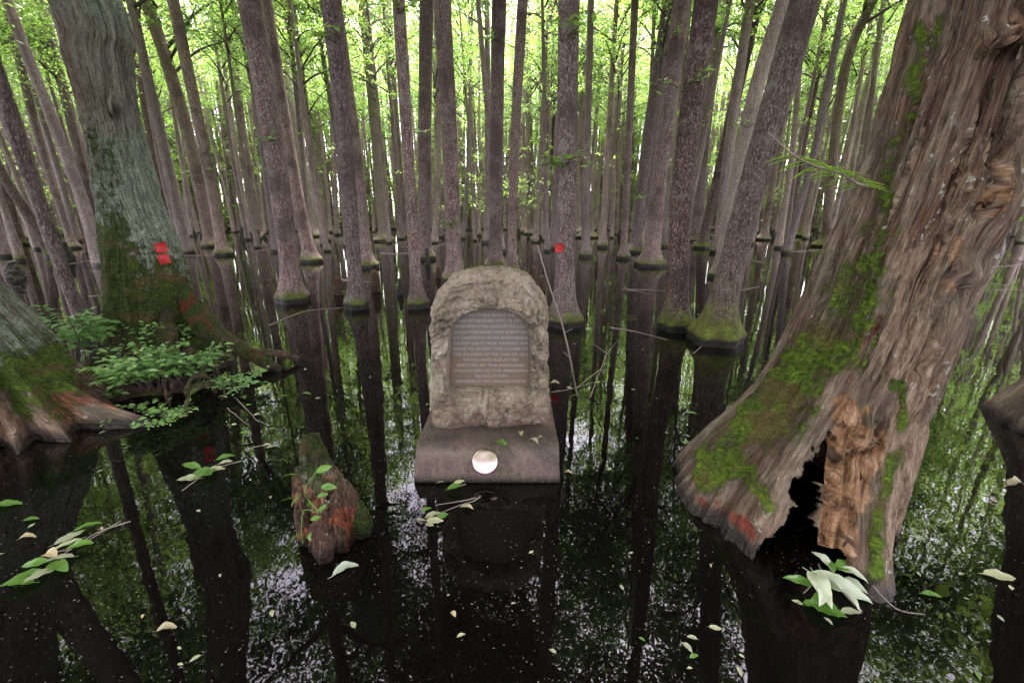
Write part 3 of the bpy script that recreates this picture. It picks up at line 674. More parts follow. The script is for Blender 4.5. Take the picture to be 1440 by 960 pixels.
def mass(name, label, inner, outer, a0, a1, ntr, nclus, nleaf, size, zlo, zhi, seed, matb='far', matl='canopy'):
    rng = np.random.default_rng(seed); mb = MB()
    for k in range(ntr):
        a = rng.uniform(a0, a1); r = rng.uniform(inner, outer); x, y = r*math.sin(a), r*math.cos(a); H = rng.uniform(14, 22)
        w = rng.uniform(.07, .19); lx, ly = rng.normal(0, .6, 2)
        P = np.array([(x, y, -.3), (x, y, .15), (x+lx*.2, y+ly*.2, 3), (x+lx, y+ly, 9), (x+lx*1.3, y+ly*1.3, H)])
        mb.tube(smooth_path(P, 12), np.interp(np.linspace(0, 1, 12), [0, .25, .4, 1], [w*2, w*1.6, w, w*.4]), 6, 1, cap=False)
    a = rng.uniform(a0, a1, nclus); r = rng.uniform(inner, outer, nclus)
    z = zlo + (zhi-zlo)*rng.beta(1.2, 1.0, nclus)
    cen = np.stack([r*np.sin(a), r*np.cos(a), z], -1)
    if inner < 1:
        cen = cen[fbm(cen*np.array([.26, .26, .06]), 4, .62) > np.where(cen[:, 1] < -1, -.02, .05)]
    else:
        cen = cen[fbm(cen*.16, 3) > -.22]
    if inner < 1:
        e = cen[(np.abs(cen[:, 0]) > 5) & (cen[:, 1] > -1)]; cen = np.vstack([cen, e+rng.normal(0, .8, e.shape)])
    k = len(cen); rad = rng.uniform(.3, .9, k)*(1 if inner > 1 else .6)
    Cn = np.repeat(cen, nleaf, 0)+rng.normal(0, 1, (k*nleaf, 3))*np.repeat(rad, nleaf)[:, None]*[1, 1, .4]
    V, F = leaf_quads(Cn, size, np.array([0, 0, 1.]), rng, .6)
    mb.add(V, F, 0)
    o = link(name, mb.mesh(name, [M[matl], M[matb]], smooth=False))
    return tag(o, label, 'woods', kind='stuff')
mass('far_woods', 'dense green wood closing the view behind the flooded stand', 44, 78, -1.0, 1.0, 1900, 36000, 12, .38, .2, 22, 21)
mass('blocker_woods', 'unseen leafy wood added beside and behind the viewpoint to block sky light', 5, 30, .95, 2*PI-.95, 70, 9000, 18, .24, 2.5, 18, 22)  # unseen leaf mass, added to hold sky light off the foreground
mass('overhead_canopy', 'high leafy canopy closing over the near water', 0, 25, -PI, PI, 0, 21000, 54, .16, 10.5, 13.2, 23, matl='canopy_shaded')

for sg, nm in ((1, 'right'), (-1, 'left')):
    a0, a1 = sorted((sg*.70, sg*1.18))
    mass('side_woods', 'leafy wood closing the view at the far %s of the flooded stand' % nm, 17, 40, a0, a1, 34, 5200, 30, .15, 6, 18, 25+sg)
# ------------------------------------------------------------------ water
t = NT('swamp_water')
v = t.coord((1, 1, 1))
n1 = t.noise(v, 1.3, 3, .5); n2 = t.noise(v, 9, 2, .5)
h = t.math('ADD', t.math('MULTIPLY', n1, 1.0), t.math('MULTIPLY', n2, .08))
nb = t.bump(h, .10, .03)
M['water'] = t.finish((.0035, .003, .0028), .012, nb, 0, .5)
[n_ for n_ in t.t.nodes if n_.type == 'BSDF_PRINCIPLED'][0].inputs['IOR'].default_value = 1.36
bm = bmesh.new(); bmesh.ops.create_grid(bm, x_segments=1, y_segments=1, size=400)
me = bpy.data.meshes.new('water'); bm.to_mesh(me); bm.free(); me.materials.append(M['water'])
tag(link('water', me), 'still black water of the swamp', kind='structure')

# ---- stone monument
t = NT('rough_granite')
vo = t.coord(); n1 = t.noise(vo, 5, 5, .6); n2 = t.noise(vo, 38, 5, .75); n3 = t.noise(vo, 150, 2, .6)
col = t.ramp(t.math('ADD', t.math('MULTIPLY', n1, .55), t.math('MULTIPLY', n2, .45)), [(.38, (.06, .042, .03)), (.455, (.22, .17, .125)), (.54, (.37, .30, .23)), (.66, (.52, .46, .38))])
z = t.n('SeparateXYZ', {0: t.n('TexCoord').outputs['Object']}).outputs[2]
st = t.math('MULTIPLY', t.ramp(t.math('ADD', z, t.math('MULTIPLY', n1, .25)), [(.28, 1.), (.62, 0.)]), t.ramp(n1, [(.35, .3), (.6, .9)]))
col = t.mix(st, col, t.mix(n2, (.07, .045, .035), (.28, .185, .125)))
col = t.mix(t.ramp(n3, [(.62, 0.), (.7, .5)]), col, (.5, .48, .43))
M['stone'] = t.finish(col, .85, t.bump(t.math('ADD', n2, t.math('MULTIPLY', n3, .4)), 1., .02), 0, .3)
t = NT('weathered_panel')
vo = t.coord(); n1 = t.noise(vo, 9, 4, .6); n2 = t.noise(vo, 70, 4, .7)
z = t.n('SeparateXYZ', {0: t.n('TexCoord').outputs['Object']}).outputs[2]
f = t.ramp(t.math('ADD', z, t.math('MULTIPLY', n1, .14)), [(.74, 1.), (.84, 0.)])
col = t.mix(f, t.mix(n2, (.085, .07, .06), (.21, .18, .155)), t.mix(n2, (.10, .068, .048), (.22, .16, .12)))
col = t.mix(t.ramp(n1, [(.55, 0.), (.7, .35)]), col, (.22, .13, .085))
M['panel'] = t.finish(col, .85, t.bump(n2, .8, .006), 0, .2)
t = NT('plinth_concrete')
vo = t.coord(); n1 = t.noise(vo, 6, 5, .65); n2 = t.noise(vo, 60, 4, .7); n3 = t.noise(t.coord((1, .12, .3)), 30, 4, .7)
col = t.mix(n1, (.085, .052, .045), (.20, .135, .115))
z = t.n('SeparateXYZ', {0: t.n('TexCoord').outputs['Object']}).outputs[2]
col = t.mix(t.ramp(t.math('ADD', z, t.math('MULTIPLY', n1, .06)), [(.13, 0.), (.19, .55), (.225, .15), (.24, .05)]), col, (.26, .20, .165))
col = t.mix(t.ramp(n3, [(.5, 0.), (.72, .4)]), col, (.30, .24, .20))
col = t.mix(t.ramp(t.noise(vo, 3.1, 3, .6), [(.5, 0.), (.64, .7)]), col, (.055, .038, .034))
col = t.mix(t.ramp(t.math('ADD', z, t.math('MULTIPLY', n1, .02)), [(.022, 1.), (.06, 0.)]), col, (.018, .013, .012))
col = t.mix(t.ramp(t.noise(vo, 90, 3, .8), [(.58, 0.), (.64, .6)]), col, (.32, .26, .22))
col = t.mix(t.ramp(t.noise(vo, 11, 5, .7), [(.56, 0.), (.66, .7)]), col, (.05, .055, .025))
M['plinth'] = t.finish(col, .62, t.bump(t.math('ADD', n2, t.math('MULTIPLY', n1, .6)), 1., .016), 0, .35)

XO = -.155
mon = thing('stone_monument', 'rough grey stone with an inscribed arched panel on a sloping plinth rising from the water', 'monument', (XO, 2.8, 0))
# plinth: profile swept across with rounded arrises
prof = smooth_path([(2.285, .022), (2.30, .05), (2.335, .12), (2.375, .175), (2.43, .197)], 14)
prof = [(2.295, -.3), (2.292, -.02), (2.286, .008), (2.283, .016)] + [tuple(p) for p in prof] + [(2.50, .199), (2.6, .200), (2.8, .200), (3.0, .200), (3.19, .198), (3.215, .185), (3.22, .1), (3.22, -.3)]
prof = np.array(prof)
# refine
pr = []
for a, b in zip(prof[:-1], prof[1:]):
    k = max(1, int(np.hypot(*(b-a))/.02)); pr += [a+(b-a)*i/k for i in range(k)]
pr = np.array(pr+[prof[-1]])
HW = .452
xs = np.concatenate([[-HW, -HW+.004, -HW+.012], np.linspace(-HW+.03, HW-.03, 70), [HW-.012, HW-.004, HW]])
ins = np.interp(np.abs(xs), [HW-.012, HW-.004, HW], [0, .003, .011])
cen_ = np.array([2.8, .0]); 
Yg = pr[:, 0][:, None]+0*xs[None]; Zg = pr[:, 1][:, None]+0*xs[None]; Xg = xs[None]+0*Yg
dy = Yg-2.8; nrm_ = np.sqrt(dy**2+Zg**2)+1e-6
Yg = Yg-ins[None]*dy/nrm_; Zg = Zg-ins[None]*Zg/nrm_
Pn = np.stack([Xg*3, Yg*3, Zg*3], -1)
dn = .009*fbm(Pn, 3)+.006*fbm(Pn*7, 3)
Zg = Zg+dn; Yg = Yg-dn*.5; Xg = Xg*(1+.01*fbm(np.stack([Yg*5, Zg*8, np.sign(Xg)*3+0*Xg], -1), 2))
V = np.stack([Xg, Yg-2.8, Zg], -1).reshape(-1, 3); nr_, nt_ = Yg.shape
Fq = grid_faces(nr_, nt_, closed=False)
mb = MB(); mb.add(V, Fq)
# side cheeks
for side in (0, nt_-1):
    idx = np.arange(nr_)*nt_+side; mid = np.array([V[idx][:, 0].mean(), 0, -.3]); 
    low = V[idx].copy(); low[:, 2] = -.3
    W_ = np.vstack([V[idx], low]); i = np.arange(nr_-1); f = np.stack([i, i+1, i+1+nr_, i+nr_], -1)
    mb.add(W_, f if side else f[:, ::-1])
link('plinth', mb.mesh('plinth', M['plinth']), mon)

# rough stone
def P2(pts, Y): return np.array([atY(x, y, Y)[[0, 2]] for x, y in pts])
outer = P2([(610, 606), (607, 575), (605, 545), (604, 520), (606, 490), (603, 465), (604, 440), (611, 420), (622, 404), (634, 392), (655, 386), (680, 384), (705, 383), (722, 386), (740, 392), (752, 404), (762, 418), (768, 436), (771, 460), (769, 480), (772, 505), (771, 540), (773, 575), (774, 606)], 2.66)
inner = P2([(633, 540), (633, 520), (634, 500), (635, 480), (637, 465), (642, 452), (652, 441), (665, 435), (680, 432), (692, 431), (705, 433), (718, 436), (730, 443), (738, 452), (742, 465), (744, 480), (745, 500), (745, 520), (745, 540), (700, 540), (670, 540)], 2.71)
outer[:, 0] -= XO; inner[:, 0] -= XO
def resample(L, n, cen):
    L = np.asarray(L); Lc = np.vstack([L, L[:1]])
    ang_t = np.linspace(-PI/2, 1.5*PI, n, endpoint=False)
    # intersect rays from cen
    out = []
    for a in ang_t:
        d = np.array([math.cos(a), math.sin(a)]); best = None
        for p, q in zip(Lc[:-1], Lc[1:]):
            e = q-p; den = d[0]*e[1]-d[1]*e[0]
            if abs(den) < 1e-12: continue
            w = p-cen; tt = (w[0]*e[1]-w[1]*e[0])/den; uu = (w[0]*d[1]-w[1]*d[0])/den
            if tt > 0 and -1e-9 <= uu <= 1+1e-9: best = tt if best is None else max(best, tt)
        out.append(cen+d*best)
    return np.array(out)
NTH = 560
cI = np.array([inner[:, 0].mean(), (inner[:, 1].min()+inner[:, 1].max())/2])
I = resample(inner, NTH, cI); Oo = resample(outer, NTH, cI)
I0 = I.copy()
I = I + (I-cI)*.012
loops = []
YP, YF, YB = 2.70, 2.615, 3.03
for s in np.linspace(0, 1, 9): loops.append((I+(I-cI)*.03*s**2, np.full(NTH, YP-(YP-YF)*s), .12+.5*s))
nF = 70
for s in np.linspace(0, 1, nF)[1:]:
    L = I*1.0+(I-cI)*.03; L = L+(Oo-L)*s
    zz = L[:, 1]
    bulge = -.055*np.exp(-((zz-.36)/.14)**2) + .05*ss(.26, .17, zz)
    edge = .075*ss(.72, 1., np.full(NTH, s))**2
    chip = .03*ss(.3, 0, s)
    loops.append((L, YF+bulge*ss(0, .25, s)+edge*np.where(zz < .24, .25, 1.)+chip*0, 1.))
for s in np.linspace(0, 1, 34)[1:]:
    L = Oo+(Oo-cI)*(.025*math.sin(s*PI)); yb = loops[8+nF-1][1] if False else None
    y0 = YF+.075; loops.append((L, y0+(YB-y0)*s + 0*L[:, 0], 1.))
for s in np.linspace(0, 1, 22)[1:]:
    loops.append((Oo+(cI-Oo)*s, np.full(NTH, YB+.04*math.sin(s*PI/2)), 1.-.9*s))
V = []; wt = []
for L, Y, wgt in loops:
    V.append(np.stack([L[:, 0], Y-2.8, L[:, 1]], -1)); wt.append(np.full(NTH, wgt))
V = np.array(V); wt = np.array(wt)
me0 = new_mesh('tmp', V.reshape(-1, 3), grid_faces(len(loops), NTH), M['stone'])
Nn = np.empty(len(me0.vertices)*3, np.float32); me0.vertices.foreach_get('normal', Nn); Nn = Nn.reshape(V.shape)
bpy.data.meshes.remove(me0)
def rock(P):
    # faceted spalls plus grit
    q = P*4.2+np.stack([fbm(P*3, 2), fbm(P*3+7, 2), fbm(P*3+19, 2)], -1)*.5
    a = np.abs(noise3(q)); b = np.abs(noise3(q*2.3+5))
    c = np.abs(noise3(q*5+15)); return -.066*(a-.28)-.044*(b-.3)-.026*(c-.3)+.008*fbm(P*24, 3)+.005*fbm(P*70, 2)
dsp = rock(V)
V = V + Nn*(dsp*wt)[..., None]*np.array([.45, 1.3, .45])
V[..., 2] = np.where(V[..., 2] < .17, .17, V[..., 2])
Fq = grid_faces(len(loops), NTH)
link('stone', new_mesh('stone', V.reshape(-1, 3), Fq[:, ::-1], M['stone']), mon)
# inscribed panel
I2 = I0+(I0-cI)*.06
Vp = []; 
for s, y in ((1, YP+.03), (1, YP), (.985, YP-.004), (.9, YP-.004), (.5, YP-.004), (.0, YP-.004)):
    L = cI+(I2-cI)*max(s, .001); Vp.append(np.stack([L[:, 0], np.full(NTH, y-2.8), L[:, 1]], -1))
link('panel', new_mesh('panel', np.array(Vp).reshape(-1, 3), grid_faces(6, NTH)[:, ::-1], M['panel'], smooth=False), mon)
pn = [c for c in mon.children if c.name.startswith('panel')][0]
LINES = ['THIS STONE MARKS THE', 'BASE ESTABLISHED NOV. 10, 1815', 'FROM WHICH THE LANDS OF THE LOU-', 'ISIANA PURCHASE WERE SURVEYED', 'BY UNITED STATES ENGINEERS', 'THE FIRST SURVEY FROM THIS POINT WAS', 'MADE TO SATISFY THE CLAIMS OF', 'THE SOLDIERS OF THE WAR OF 1812', 'WITH LAND BOUNTIES', 'ERECTED BY THE ARKANSAS', 'DAUGHTERS OF THE AMERICAN', 'REVOLUTION', "SPONSORED BY THE L'ANGUILLE CHAPTER"]
WID = [.62, .80, .88, .92, .92, .94, .94, .94, .94, .94, .94, .6, .9]
zt, zb = inner[:, 1].max()-.055, inner[:, 1].min()+.025
Wp = (inner[:, 0].max()-inner[:, 0].min())
M['letters'] = NT('worn_letters').finish((.28, .265, .25), .8)
mb = MB()
dg = bpy.context.evaluated_depsgraph_get()
for i, (s, wd) in enumerate(zip(LINES, WID)):
    cu = bpy.data.curves.new('txt', 'FONT'); cu.body = s; cu.size = .036; cu.align_x = 'CENTER'; cu.extrude = .0016; cu.offset = .0004
    ob = bpy.data.objects.new('txt', cu); COL.objects.link(ob); bpy.context.view_layer.update()
    dg = bpy.context.evaluated_depsgraph_get(); m2 = bpy.data.meshes.new_from_object(ob.evaluated_get(dg))
    n = len(m2.vertices); c = np.empty(n*3); m2.vertices.foreach_get('co', c); c = c.reshape(-1, 3)
    W0 = c[:, 0].max()-c[:, 0].min(); kx = Wp*wd/W0*.97; kx = min(kx, .98)
    zz = zt+(zb-zt)*i/(len(LINES)-1)-.006
    m2.calc_loop_triangles(); f = np.empty(len(m2.loop_triangles)*3, np.int32); m2.loop_triangles.foreach_get('vertices', f)
    mb.add(np.stack([c[:, 0]*kx+cI[0], YP-.0045-2.8-c[:, 2], c[:, 1]*.74+zz], -1), f.reshape(-1, 3))
    bpy.data.objects.remove(ob); bpy.data.meshes.remove(m2); bpy.data.curves.remove(cu)
link('lettering', mb.mesh('lettering', M['letters'], smooth=False), pn)
# survey disc set in the sloping face
t = NT('polished_disc')
n = t.noise(t.coord((14, 1, 1)), 6, 4, .7)
M['disc'] = t.finish(t.mix(n, (.44, .30, .29), (.56, .42, .43)), .12, t.bump(n, .5, .003), 1.0)
bm = bmesh.new()
rr = [(0, .012), (.012, .0118), (.024, .0112), (.036, .0102), (.048, .0088), (.060, .0070), (.070, .0050), (.0765, .0030), (.0795, .0005), (.080, -.003), (.078, -.006)]
vsn = [[bm.verts.new((r*math.cos(a_), r*math.sin(a_), z)) for a_ in np.linspace(0, 2*PI, 72, endpoint=False)] for r, z in rr[1:]]
c_ = bm.verts.new((0, 0, rr[0][1])); 
for q in range(72): bm.faces.new((c_, vsn[0][q], vsn[0][(q+1) % 72]))
for A_, B_ in zip(vsn[:-1], vsn[1:]):
    for q in range(72): bm.faces.new((A_[q], B_[q], B_[(q+1) % 72], A_[(q+1) % 72]))
for f_ in bm.faces: f_.smooth = True
me = bpy.data.meshes.new('disc'); bm.to_mesh(me); bm.free(); me.materials.append(M['disc'])
p = atY(682, 648, 2.333); 
dsc = link('disc', me, mon, (p[0]-XO, p[1]-2.8-.012, p[2]+.004), (math.radians(61), 0, 0))
tag(dsc, 'round shiny metal disc on the sloping face of the plinth')
bpy.context.view_layer.update()
def cast(px, py):
    d = ray(px, py); d = d/np.linalg.norm(d)
    dg = bpy.context.evaluated_depsgraph_get()
    ok, loc, n, i, ob, _ = SC.ray_cast(dg, Vector((0, 0, CAM_H)), Vector(d), distance=60)
    return (Vector(loc), Vector(n), ob) if ok else (Vector(hit(px, py)), Vector((0, 0, 1)), None)

# ---- materials for small things
M['leaf_green'] = leaf_mat('fresh_leaf', (.07, .19, .025), (.12, .29, .04), (.14, .32, .03), tmix=.3, gloss=.06)
M['leaf_shrub'] = leaf_mat('shrub_leaf', (.12, .30, .07), (.20, .42, .12), (.16, .36, .06), (.34, .52, .18), tmix=.3, gloss=.07)
M['leaf_pale'] = leaf_mat('pale_leaf', (.36, .40, .24), (.50, .52, .36), (.24, .30, .14), (.55, .52, .38), tmix=.25, gloss=.05)
M['leaf_dry'] = leaf_mat('dry_leaf', (.34, .25, .15), (.50, .42, .28), (.25, .18, .1), (.30, .16, .08), tmix=.2, gloss=.04)
M['leaf_white'] = leaf_mat('silvery_leaf', (.44, .52, .42), (.56, .62, .52), (.3, .4, .25), tmix=.2, gloss=.06)
M['needle'] = leaf_mat('feathery_needle', (.16, .36, .02), (.28, .50, .03), (.30, .55, .04), tmix=.45, gloss=.04)
t = NT('red_tag'); n = t.noise(t.coord(), 22, 4, .7)
M['red'] = t.finish(t.mix(t.ramp(n, [(.4, 0.), (.62, 1.)]), (.62, .012, .008), (.26, .008, .008)), .5, t.bump(t.noise(t.coord(), 40, 3), .6, .004), 0, .4)
M['twig'] = NT('grey_twig').finish((.30, .24, .21), .8)

def leaf_mesh(name, mat, W=.42, curl=.12, fold=.12, lobes=0, seed=0, serr=0.0, nt=13):
    """a single leaf of unit length along +X with a folded midrib, curled tip and (lobes) a cut outline"""
    rng = np.random.default_rng(seed)
    tt = np.linspace(0, 1, nt); w = W/2*np.sin(PI*np.clip(tt, 0, 1)**.82)**.85
    if lobes: w = w*(1+.38*np.cos(tt*PI*2*lobes))
    if serr: w = w*(1+serr*np.where(np.arange(nt) % 2, 1, -1))
    w[0] = .012; w[-1] = .002
    ss_ = np.linspace(-1, 1, 7)
    bend = rng.uniform(-.08, .08)
    X = tt[:, None]+0*ss_; Yv = w[:, None]*ss_[None]+bend*np.sin(PI*tt)[:, None]
    wav = .018*np.sin(tt*17+seed)[:, None]*np.abs(ss_)[None]
    Z = fold*np.abs(ss_)[None]*w[:, None]*1.6+curl*(np.sin(PI*tt)*.6-tt**2*.6)[:, None]+wav+.01*fbm(np.stack([X*6, Yv*6, X*0+seed], -1), 2)
    V = np.stack([X, Yv, Z], -1).reshape(-1, 3)
    F = grid_faces(nt, 7, closed=False)
    # midrib and stalk
    mb = MB(); mb.add(V, F, 0)
    mb.tube(np.array([(-.16, 0, .0), (0, 0, .0)]), [.008, .008], 5, 0)
    return mb.mesh(name, mat)
LG = [leaf_mesh('leaf_fresh_%d' % i, M['leaf_green'], W=.40+.05*i, seed=i, serr=.04) for i in range(3)]
LP = [leaf_mesh('leaf_pale_%d' % i, M['leaf_pale'], W=.42+.04*i, seed=10+i, curl=.05) for i in range(3)]
LD = [leaf_mesh('leaf_dry_%d' % i, M['leaf_dry'], W=.5, seed=20+i, curl=.35, fold=.3, lobes=1.5 if i else 0) for i in range(2)]
LW = [leaf_mesh('leaf_silver_%d' % i, M['leaf_white'], W=.40, seed=30+i, curl=.22, fold=.26, serr=.03) for i in range(2)]
LL = leaf_mesh('leaf_lobed', M['leaf_green'], W=.62, seed=40, curl=.1, lobes=2.5, nt=19)

def put_leaf(me, pos, yaw, size, tilt=0, roll=0, parent=None, name='leaf'):
    o = link(name, me, parent, tuple(pos), (roll, tilt, yaw), size); return o

# ---- red squares
def square(size, bend, name='plate'):
    n = 9; u = np.linspace(-.5, .5, n)*size; X, Y = np.meshgrid(u, u, indexing='ij')
    Z = bend*(X*.5+Y*.8)**2/size+.002*fbm(np.stack([X*30, Y*30, X*0], -1), 2)
    mb = MB(); V = np.stack([X, Y, Z], -1).reshape(-1, 3); V2 = V-[0, 0, .002]
    mb.add(V, grid_faces(n, n, closed=False)); mb.add(V2, grid_faces(n, n, closed=False)[:, ::-1])
    # rim
    idx = np.concatenate([np.arange(n)*n, (n-1)*n+np.arange(1, n), (np.arange(n-1)[::-1])*n+n-1, np.arange(1, n-1)[::-1]])
    R_ = np.vstack([V[idx], V2[idx]]); k = len(idx); i = np.arange(k); mb.add(R_, np.stack([i, (i+1) % k, (i+1) % k+k, i+k], -1))
    return mb.mesh(name, M['red'], smooth=False)
M['nail'] = NT('nail').finish((.25, .25, .26), .4, None, 1.0)
def marker(spots, label, size, ang):
    hits = [cast(x, y) for x, y in spots]
    root = sum((h[0] for h in hits), Vector())/len(hits)
    rt = thing('tree_marker', label, 'marker', tuple(root))
    for k, (loc, n, ob) in enumerate(hits):
        n = (Vector((-loc.x, -loc.y, 0)).normalized()*.8+n*.2).normalized()
        q = n.to_track_quat('Z', 'Y').to_euler(); q.rotate_axis('Z', ang)
        pl = link('plate', square(size, .5 if k == 0 else -.3), rt, tuple(loc-root+n*(.04+.012*k)), q)
        mb = MB(); mb.tube([(0, 0, -.03), (0, 0, .008)], [.0035, .006], 8); link('nail', mb.mesh('nail', M['nail']), pl, (0, size*.3, 0))
    return rt
marker([(226, 348), (230.5, 364)], 'pair of bright red square plates nailed one above the other on the lichen covered trunk', .098, .2)
marker([(787, 348)], 'single small red square plate nailed to the straight grey tree behind the stone', .115, .0)

# ---- mossy hummock of roots under the bushes
mb = MB(); rng = np.random.default_rng(5)
def gp(px, py, z=0): return hit(px, py, z)
for (x, y, r, hgt) in [(150, 530, .26, .12), (190, 520, .30, .20), (225, 515, .32, .2), (265, 515, .28, .16), (200, 548, .22, .08), (245, 545, .2, .06), (140, 512, .22, .14), (300, 515, .16, .08)]:
    p = gp(x, y); mb.tube([(p[0], p[1], -.25), (p[0], p[1], 0), (p[0], p[1]+.05, hgt)], [r, r*.95, r*.5], 14, rough=.25, seed=x)
for k in range(26):
    p = gp(rng.uniform(115, 310), rng.uniform(505, 565)); a = rng.uniform(0, 6.28); L = rng.uniform(.12, .28)
    mb.tube(smooth_path([(p[0], p[1]+.1, .12), (p[0]+math.cos(a)*L*.5, p[1]+math.sin(a)*L*.5-.05, .15+rng.uniform(0, .1)), (p[0]+math.cos(a)*L, p[1]+math.sin(a)*L-.1, -.1)], 10), [.022]*10, 8, rough=.2)
for (x, y, hh, r) in [(181, 500, .30, .045), (196, 512, .24, .04), (168, 520, .22, .05), (160, 505, .2, .05)]:
    p = gp(x, y+40); mb.tube(smooth_path([(p[0], p[1], -.1), (p[0]+.02, p[1], hh*.6), (p[0], p[1], hh)], 8), np.linspace(r*1.6, r, 8), 10, rough=.15)
t = NT('dark_peat'); vo = t.coord(); n = t.noise(vo, 16, 5, .7)
M['peat'] = t.finish(t.mix(t.ramp(t.noise(vo, 5, 4, .6), [(.5, 0.), (.6, 1.)]), t.ramp(n, [(.35, (.012, .008, .006)), (.55, (.06, .035, .025)), (.7, (.15, .08, .05))]), t.mix(n, (.02, .03, .005), (.10, .14, .02))), .85, t.bump(n, .8, .03))
hm = remesh(mb, 'hummock', M['peat'], .022, disp=lambda V: .02*fbm(V*9, 3), attrs={'moss': lambda V, N: np.clip(.25+fbm(V*4, 2)*.7, 0, 1), 'lichen': lambda V, N: V[:, 0]*0, 'rot': lambda V, N: np.clip(fbm(V*3+4, 2)*.2, 0, 1), 'bare': lambda V, N: V[:, 0]*0, 'red': lambda V, N: np.clip(fbm(V*5+9, 2)*1.2, 0, 1), 'ridge': lambda V, N: V[:, 0]*0})
tag(link('root_mound', hm), 'low mossy mound of roots under the bushes at the foot of the lichen covered tree', 'root mound')

# ---- leafy bushes
def leaf6(C, L, W, D, N):
    S = np.cross(N, D); L = L[:, None]; W = W[:, None]
    b = C; t_ = C+D*L-N*L*.12; m1 = C+D*L*.35; m2 = C+D*L*.7-N*L*.04
    r1 = m1-S*W*.5+N*L*.06; l1 = m1+S*W*.5+N*L*.06; r2 = m2-S*W*.42+N*L*.05; l2 = m2+S*W*.42+N*L*.05
    V = np.stack([b, r1, r2, t_, l2, l1], 1).reshape(-1, 3); k = np.arange(len(C))*6
    return V, np.concatenate([np.stack([k, k+1, k+2, k+3], -1), np.stack([k, k+3, k+4, k+5], -1)])
def shrub(label, spots, nst, Ls, hgt, lsize, seed, mat='leaf_shrub', up=.5, group=None, spread=.3):
    rng = np.random.default_rng(seed)
    c0 = np.mean([gp(x, y) for x, y in spots], 0)
    stems = MB(); lv = MB()
    for k in range(nst):
        x, y = spots[rng.integers(0, len(spots))]; b = gp(x, y)-c0+[rng.normal(0, .06), rng.normal(0, .06), hgt*.3]
        a = rng.uniform(0, 2*PI); L = Ls*rng.uniform(.6, 1.2); dx = np.array([math.cos(a), math.sin(a)-.35, 0])*spread
        P = smooth_path([b, b+dx*.5*L/.3+[0, 0, L*up], b+dx*L/.3+[0, 0, L*up*rng.uniform(.9, 1.5)]], 12)
        stems.tube(P, np.linspace(.006, .002, 12), 5, 0, cap=False)
        # side sprays of paired leaves
        for q in range(3, 12):
            T = P[q]-P[q-1]; T /= np.linalg.norm(T)
            for sd in (-1, 1):
                if rng.uniform() < .15: continue
                S = np.cross(T, [0, 0, 1.]); S /= np.linalg.norm(S)+1e-9
                spn = 1 if rng.uniform() < .6 else 3
                D0 = S*sd+T*.5+rng.normal(0, .2, 3); D0[2] *= .4; D0 /= np.linalg.norm(D0)
                for j in range(spn):
                    C = P[q]+D0*(.05*j+.012)
                    D = D0 if j == spn-1 else D0+np.cross([0, 0, 1.], D0)*(1 if j % 2 else -1)*.9
                    D = D+rng.normal(0, .15, 3); D /= np.linalg.norm(D)
                    N = np.array([0, -.15, 1.])+rng.normal(0, .28, 3); N -= D*(N@D); N /= np.linalg.norm(N)
                    l = lsize*rng.uniform(.6, 1.2)
                    V, F = leaf6(C[None], np.array([l]), np.array([l*rng.uniform(.38, .5)]), D[None], N[None]); lv.add(V, F)
                if spn > 1: stems.tube([P[q], P[q]+D0*.1], [.002, .001], 3, 0, cap=False)
    rt = thing('bush', label, 'bush', tuple(c0), group=group)
    link('stem', stems.mesh('stem', M['wood']), rt); link('foliage', lv.mesh('foliage', M[mat], smooth=True), rt)
    return rt
shrub('bush of large pale green leaves nearest the left edge of the root mound', [(115, 520), (135, 505), (150, 500), (125, 530)], 20, .36, .25, .10, 1, up=1.1, spread=.22)
shrub('small leaved bush in the middle of the root mound, against the mossy trunk', [(180, 510), (210, 505), (240, 505), (265, 505)], 44, .30, .3, .062, 2, up=1.0, spread=.2)
shrub('dense fresh green bush hanging over the front of the root mound', [(200, 555), (225, 550), (250, 545), (275, 550), (215, 560)], 70, .27, .3, .066, 3, up=.8, spread=.24)
shrub('thin low bush trailing into the water left of the root mound front', [(120, 560), (140, 565), (130, 550)], 10, .16, .15, .055, 4, up=.3)
shrub('sparse twiggy bush touching the water right of the root mound', [(320, 560), (335, 545), (310, 570)], 9, .18, .12, .055, 6, up=.4)
shrub('tiny leafy plant on the waterline under the dense bush', [(190, 590), (210, 598), (240, 590)], 9, .14, .06, .05, 7, up=.3)

# ---- reddish stump with vine
mb = MB(); b = gp(455, 785); bx, by = b[0], b[1]+.14
def T_(pts, R, nt=14, rough=.12, seed=0): mb.tube(smooth_path([(bx+x*.82, by+y*.85, z*1.06) for x, y, z in pts], 16), np.interp(np.linspace(0, 1, 16), np.linspace(0, 1, len(R)), R), nt, rough=rough, seed=seed)
T_([(.01, .07, -.15), (0, .07, .05), (-.045, .05, .25), (-.085, .05, .44), (-.092, .05, .52)], [.115, .10, .078, .060, .045], 18, seed=1)
T_([(-.155, -.04, -.15), (-.160, -.04, .1), (-.165, -.01, .30), (-.160, 0, .38)], [.036, .036, .030, .022], seed=2)
T_([(.01, -.15, -.15), (.005, -.145, .05), (-.01, -.11, .17), (-.02, -.08, .27)], [.050, .046, .036, .024], seed=3)
T_([(.095, -.09, -.15), (.085, -.085, .08), (.04, -.04, .25)], [.04, .036, .025], seed=8)
T_([(.09, .01, .0), (.07, .02, .2), (.03, .03, .34), (.012, .03, .41)], [.05, .045, .03, .016], seed=4)
T_([(-.075, -.10, -.15), (-.075, -.10, .0), (-.07, -.08, .13)], [.032, .032, .024], seed=5)
T_([(.17, .04, -.15), (.15, .04, .08), (.08, .05, .26)], [.055, .05, .03], seed=6)
T_([(-.09, .0, .1), (-.105, -.015, .30), (-.105, -.015, .36)], [.03, .026, .018], seed=7)
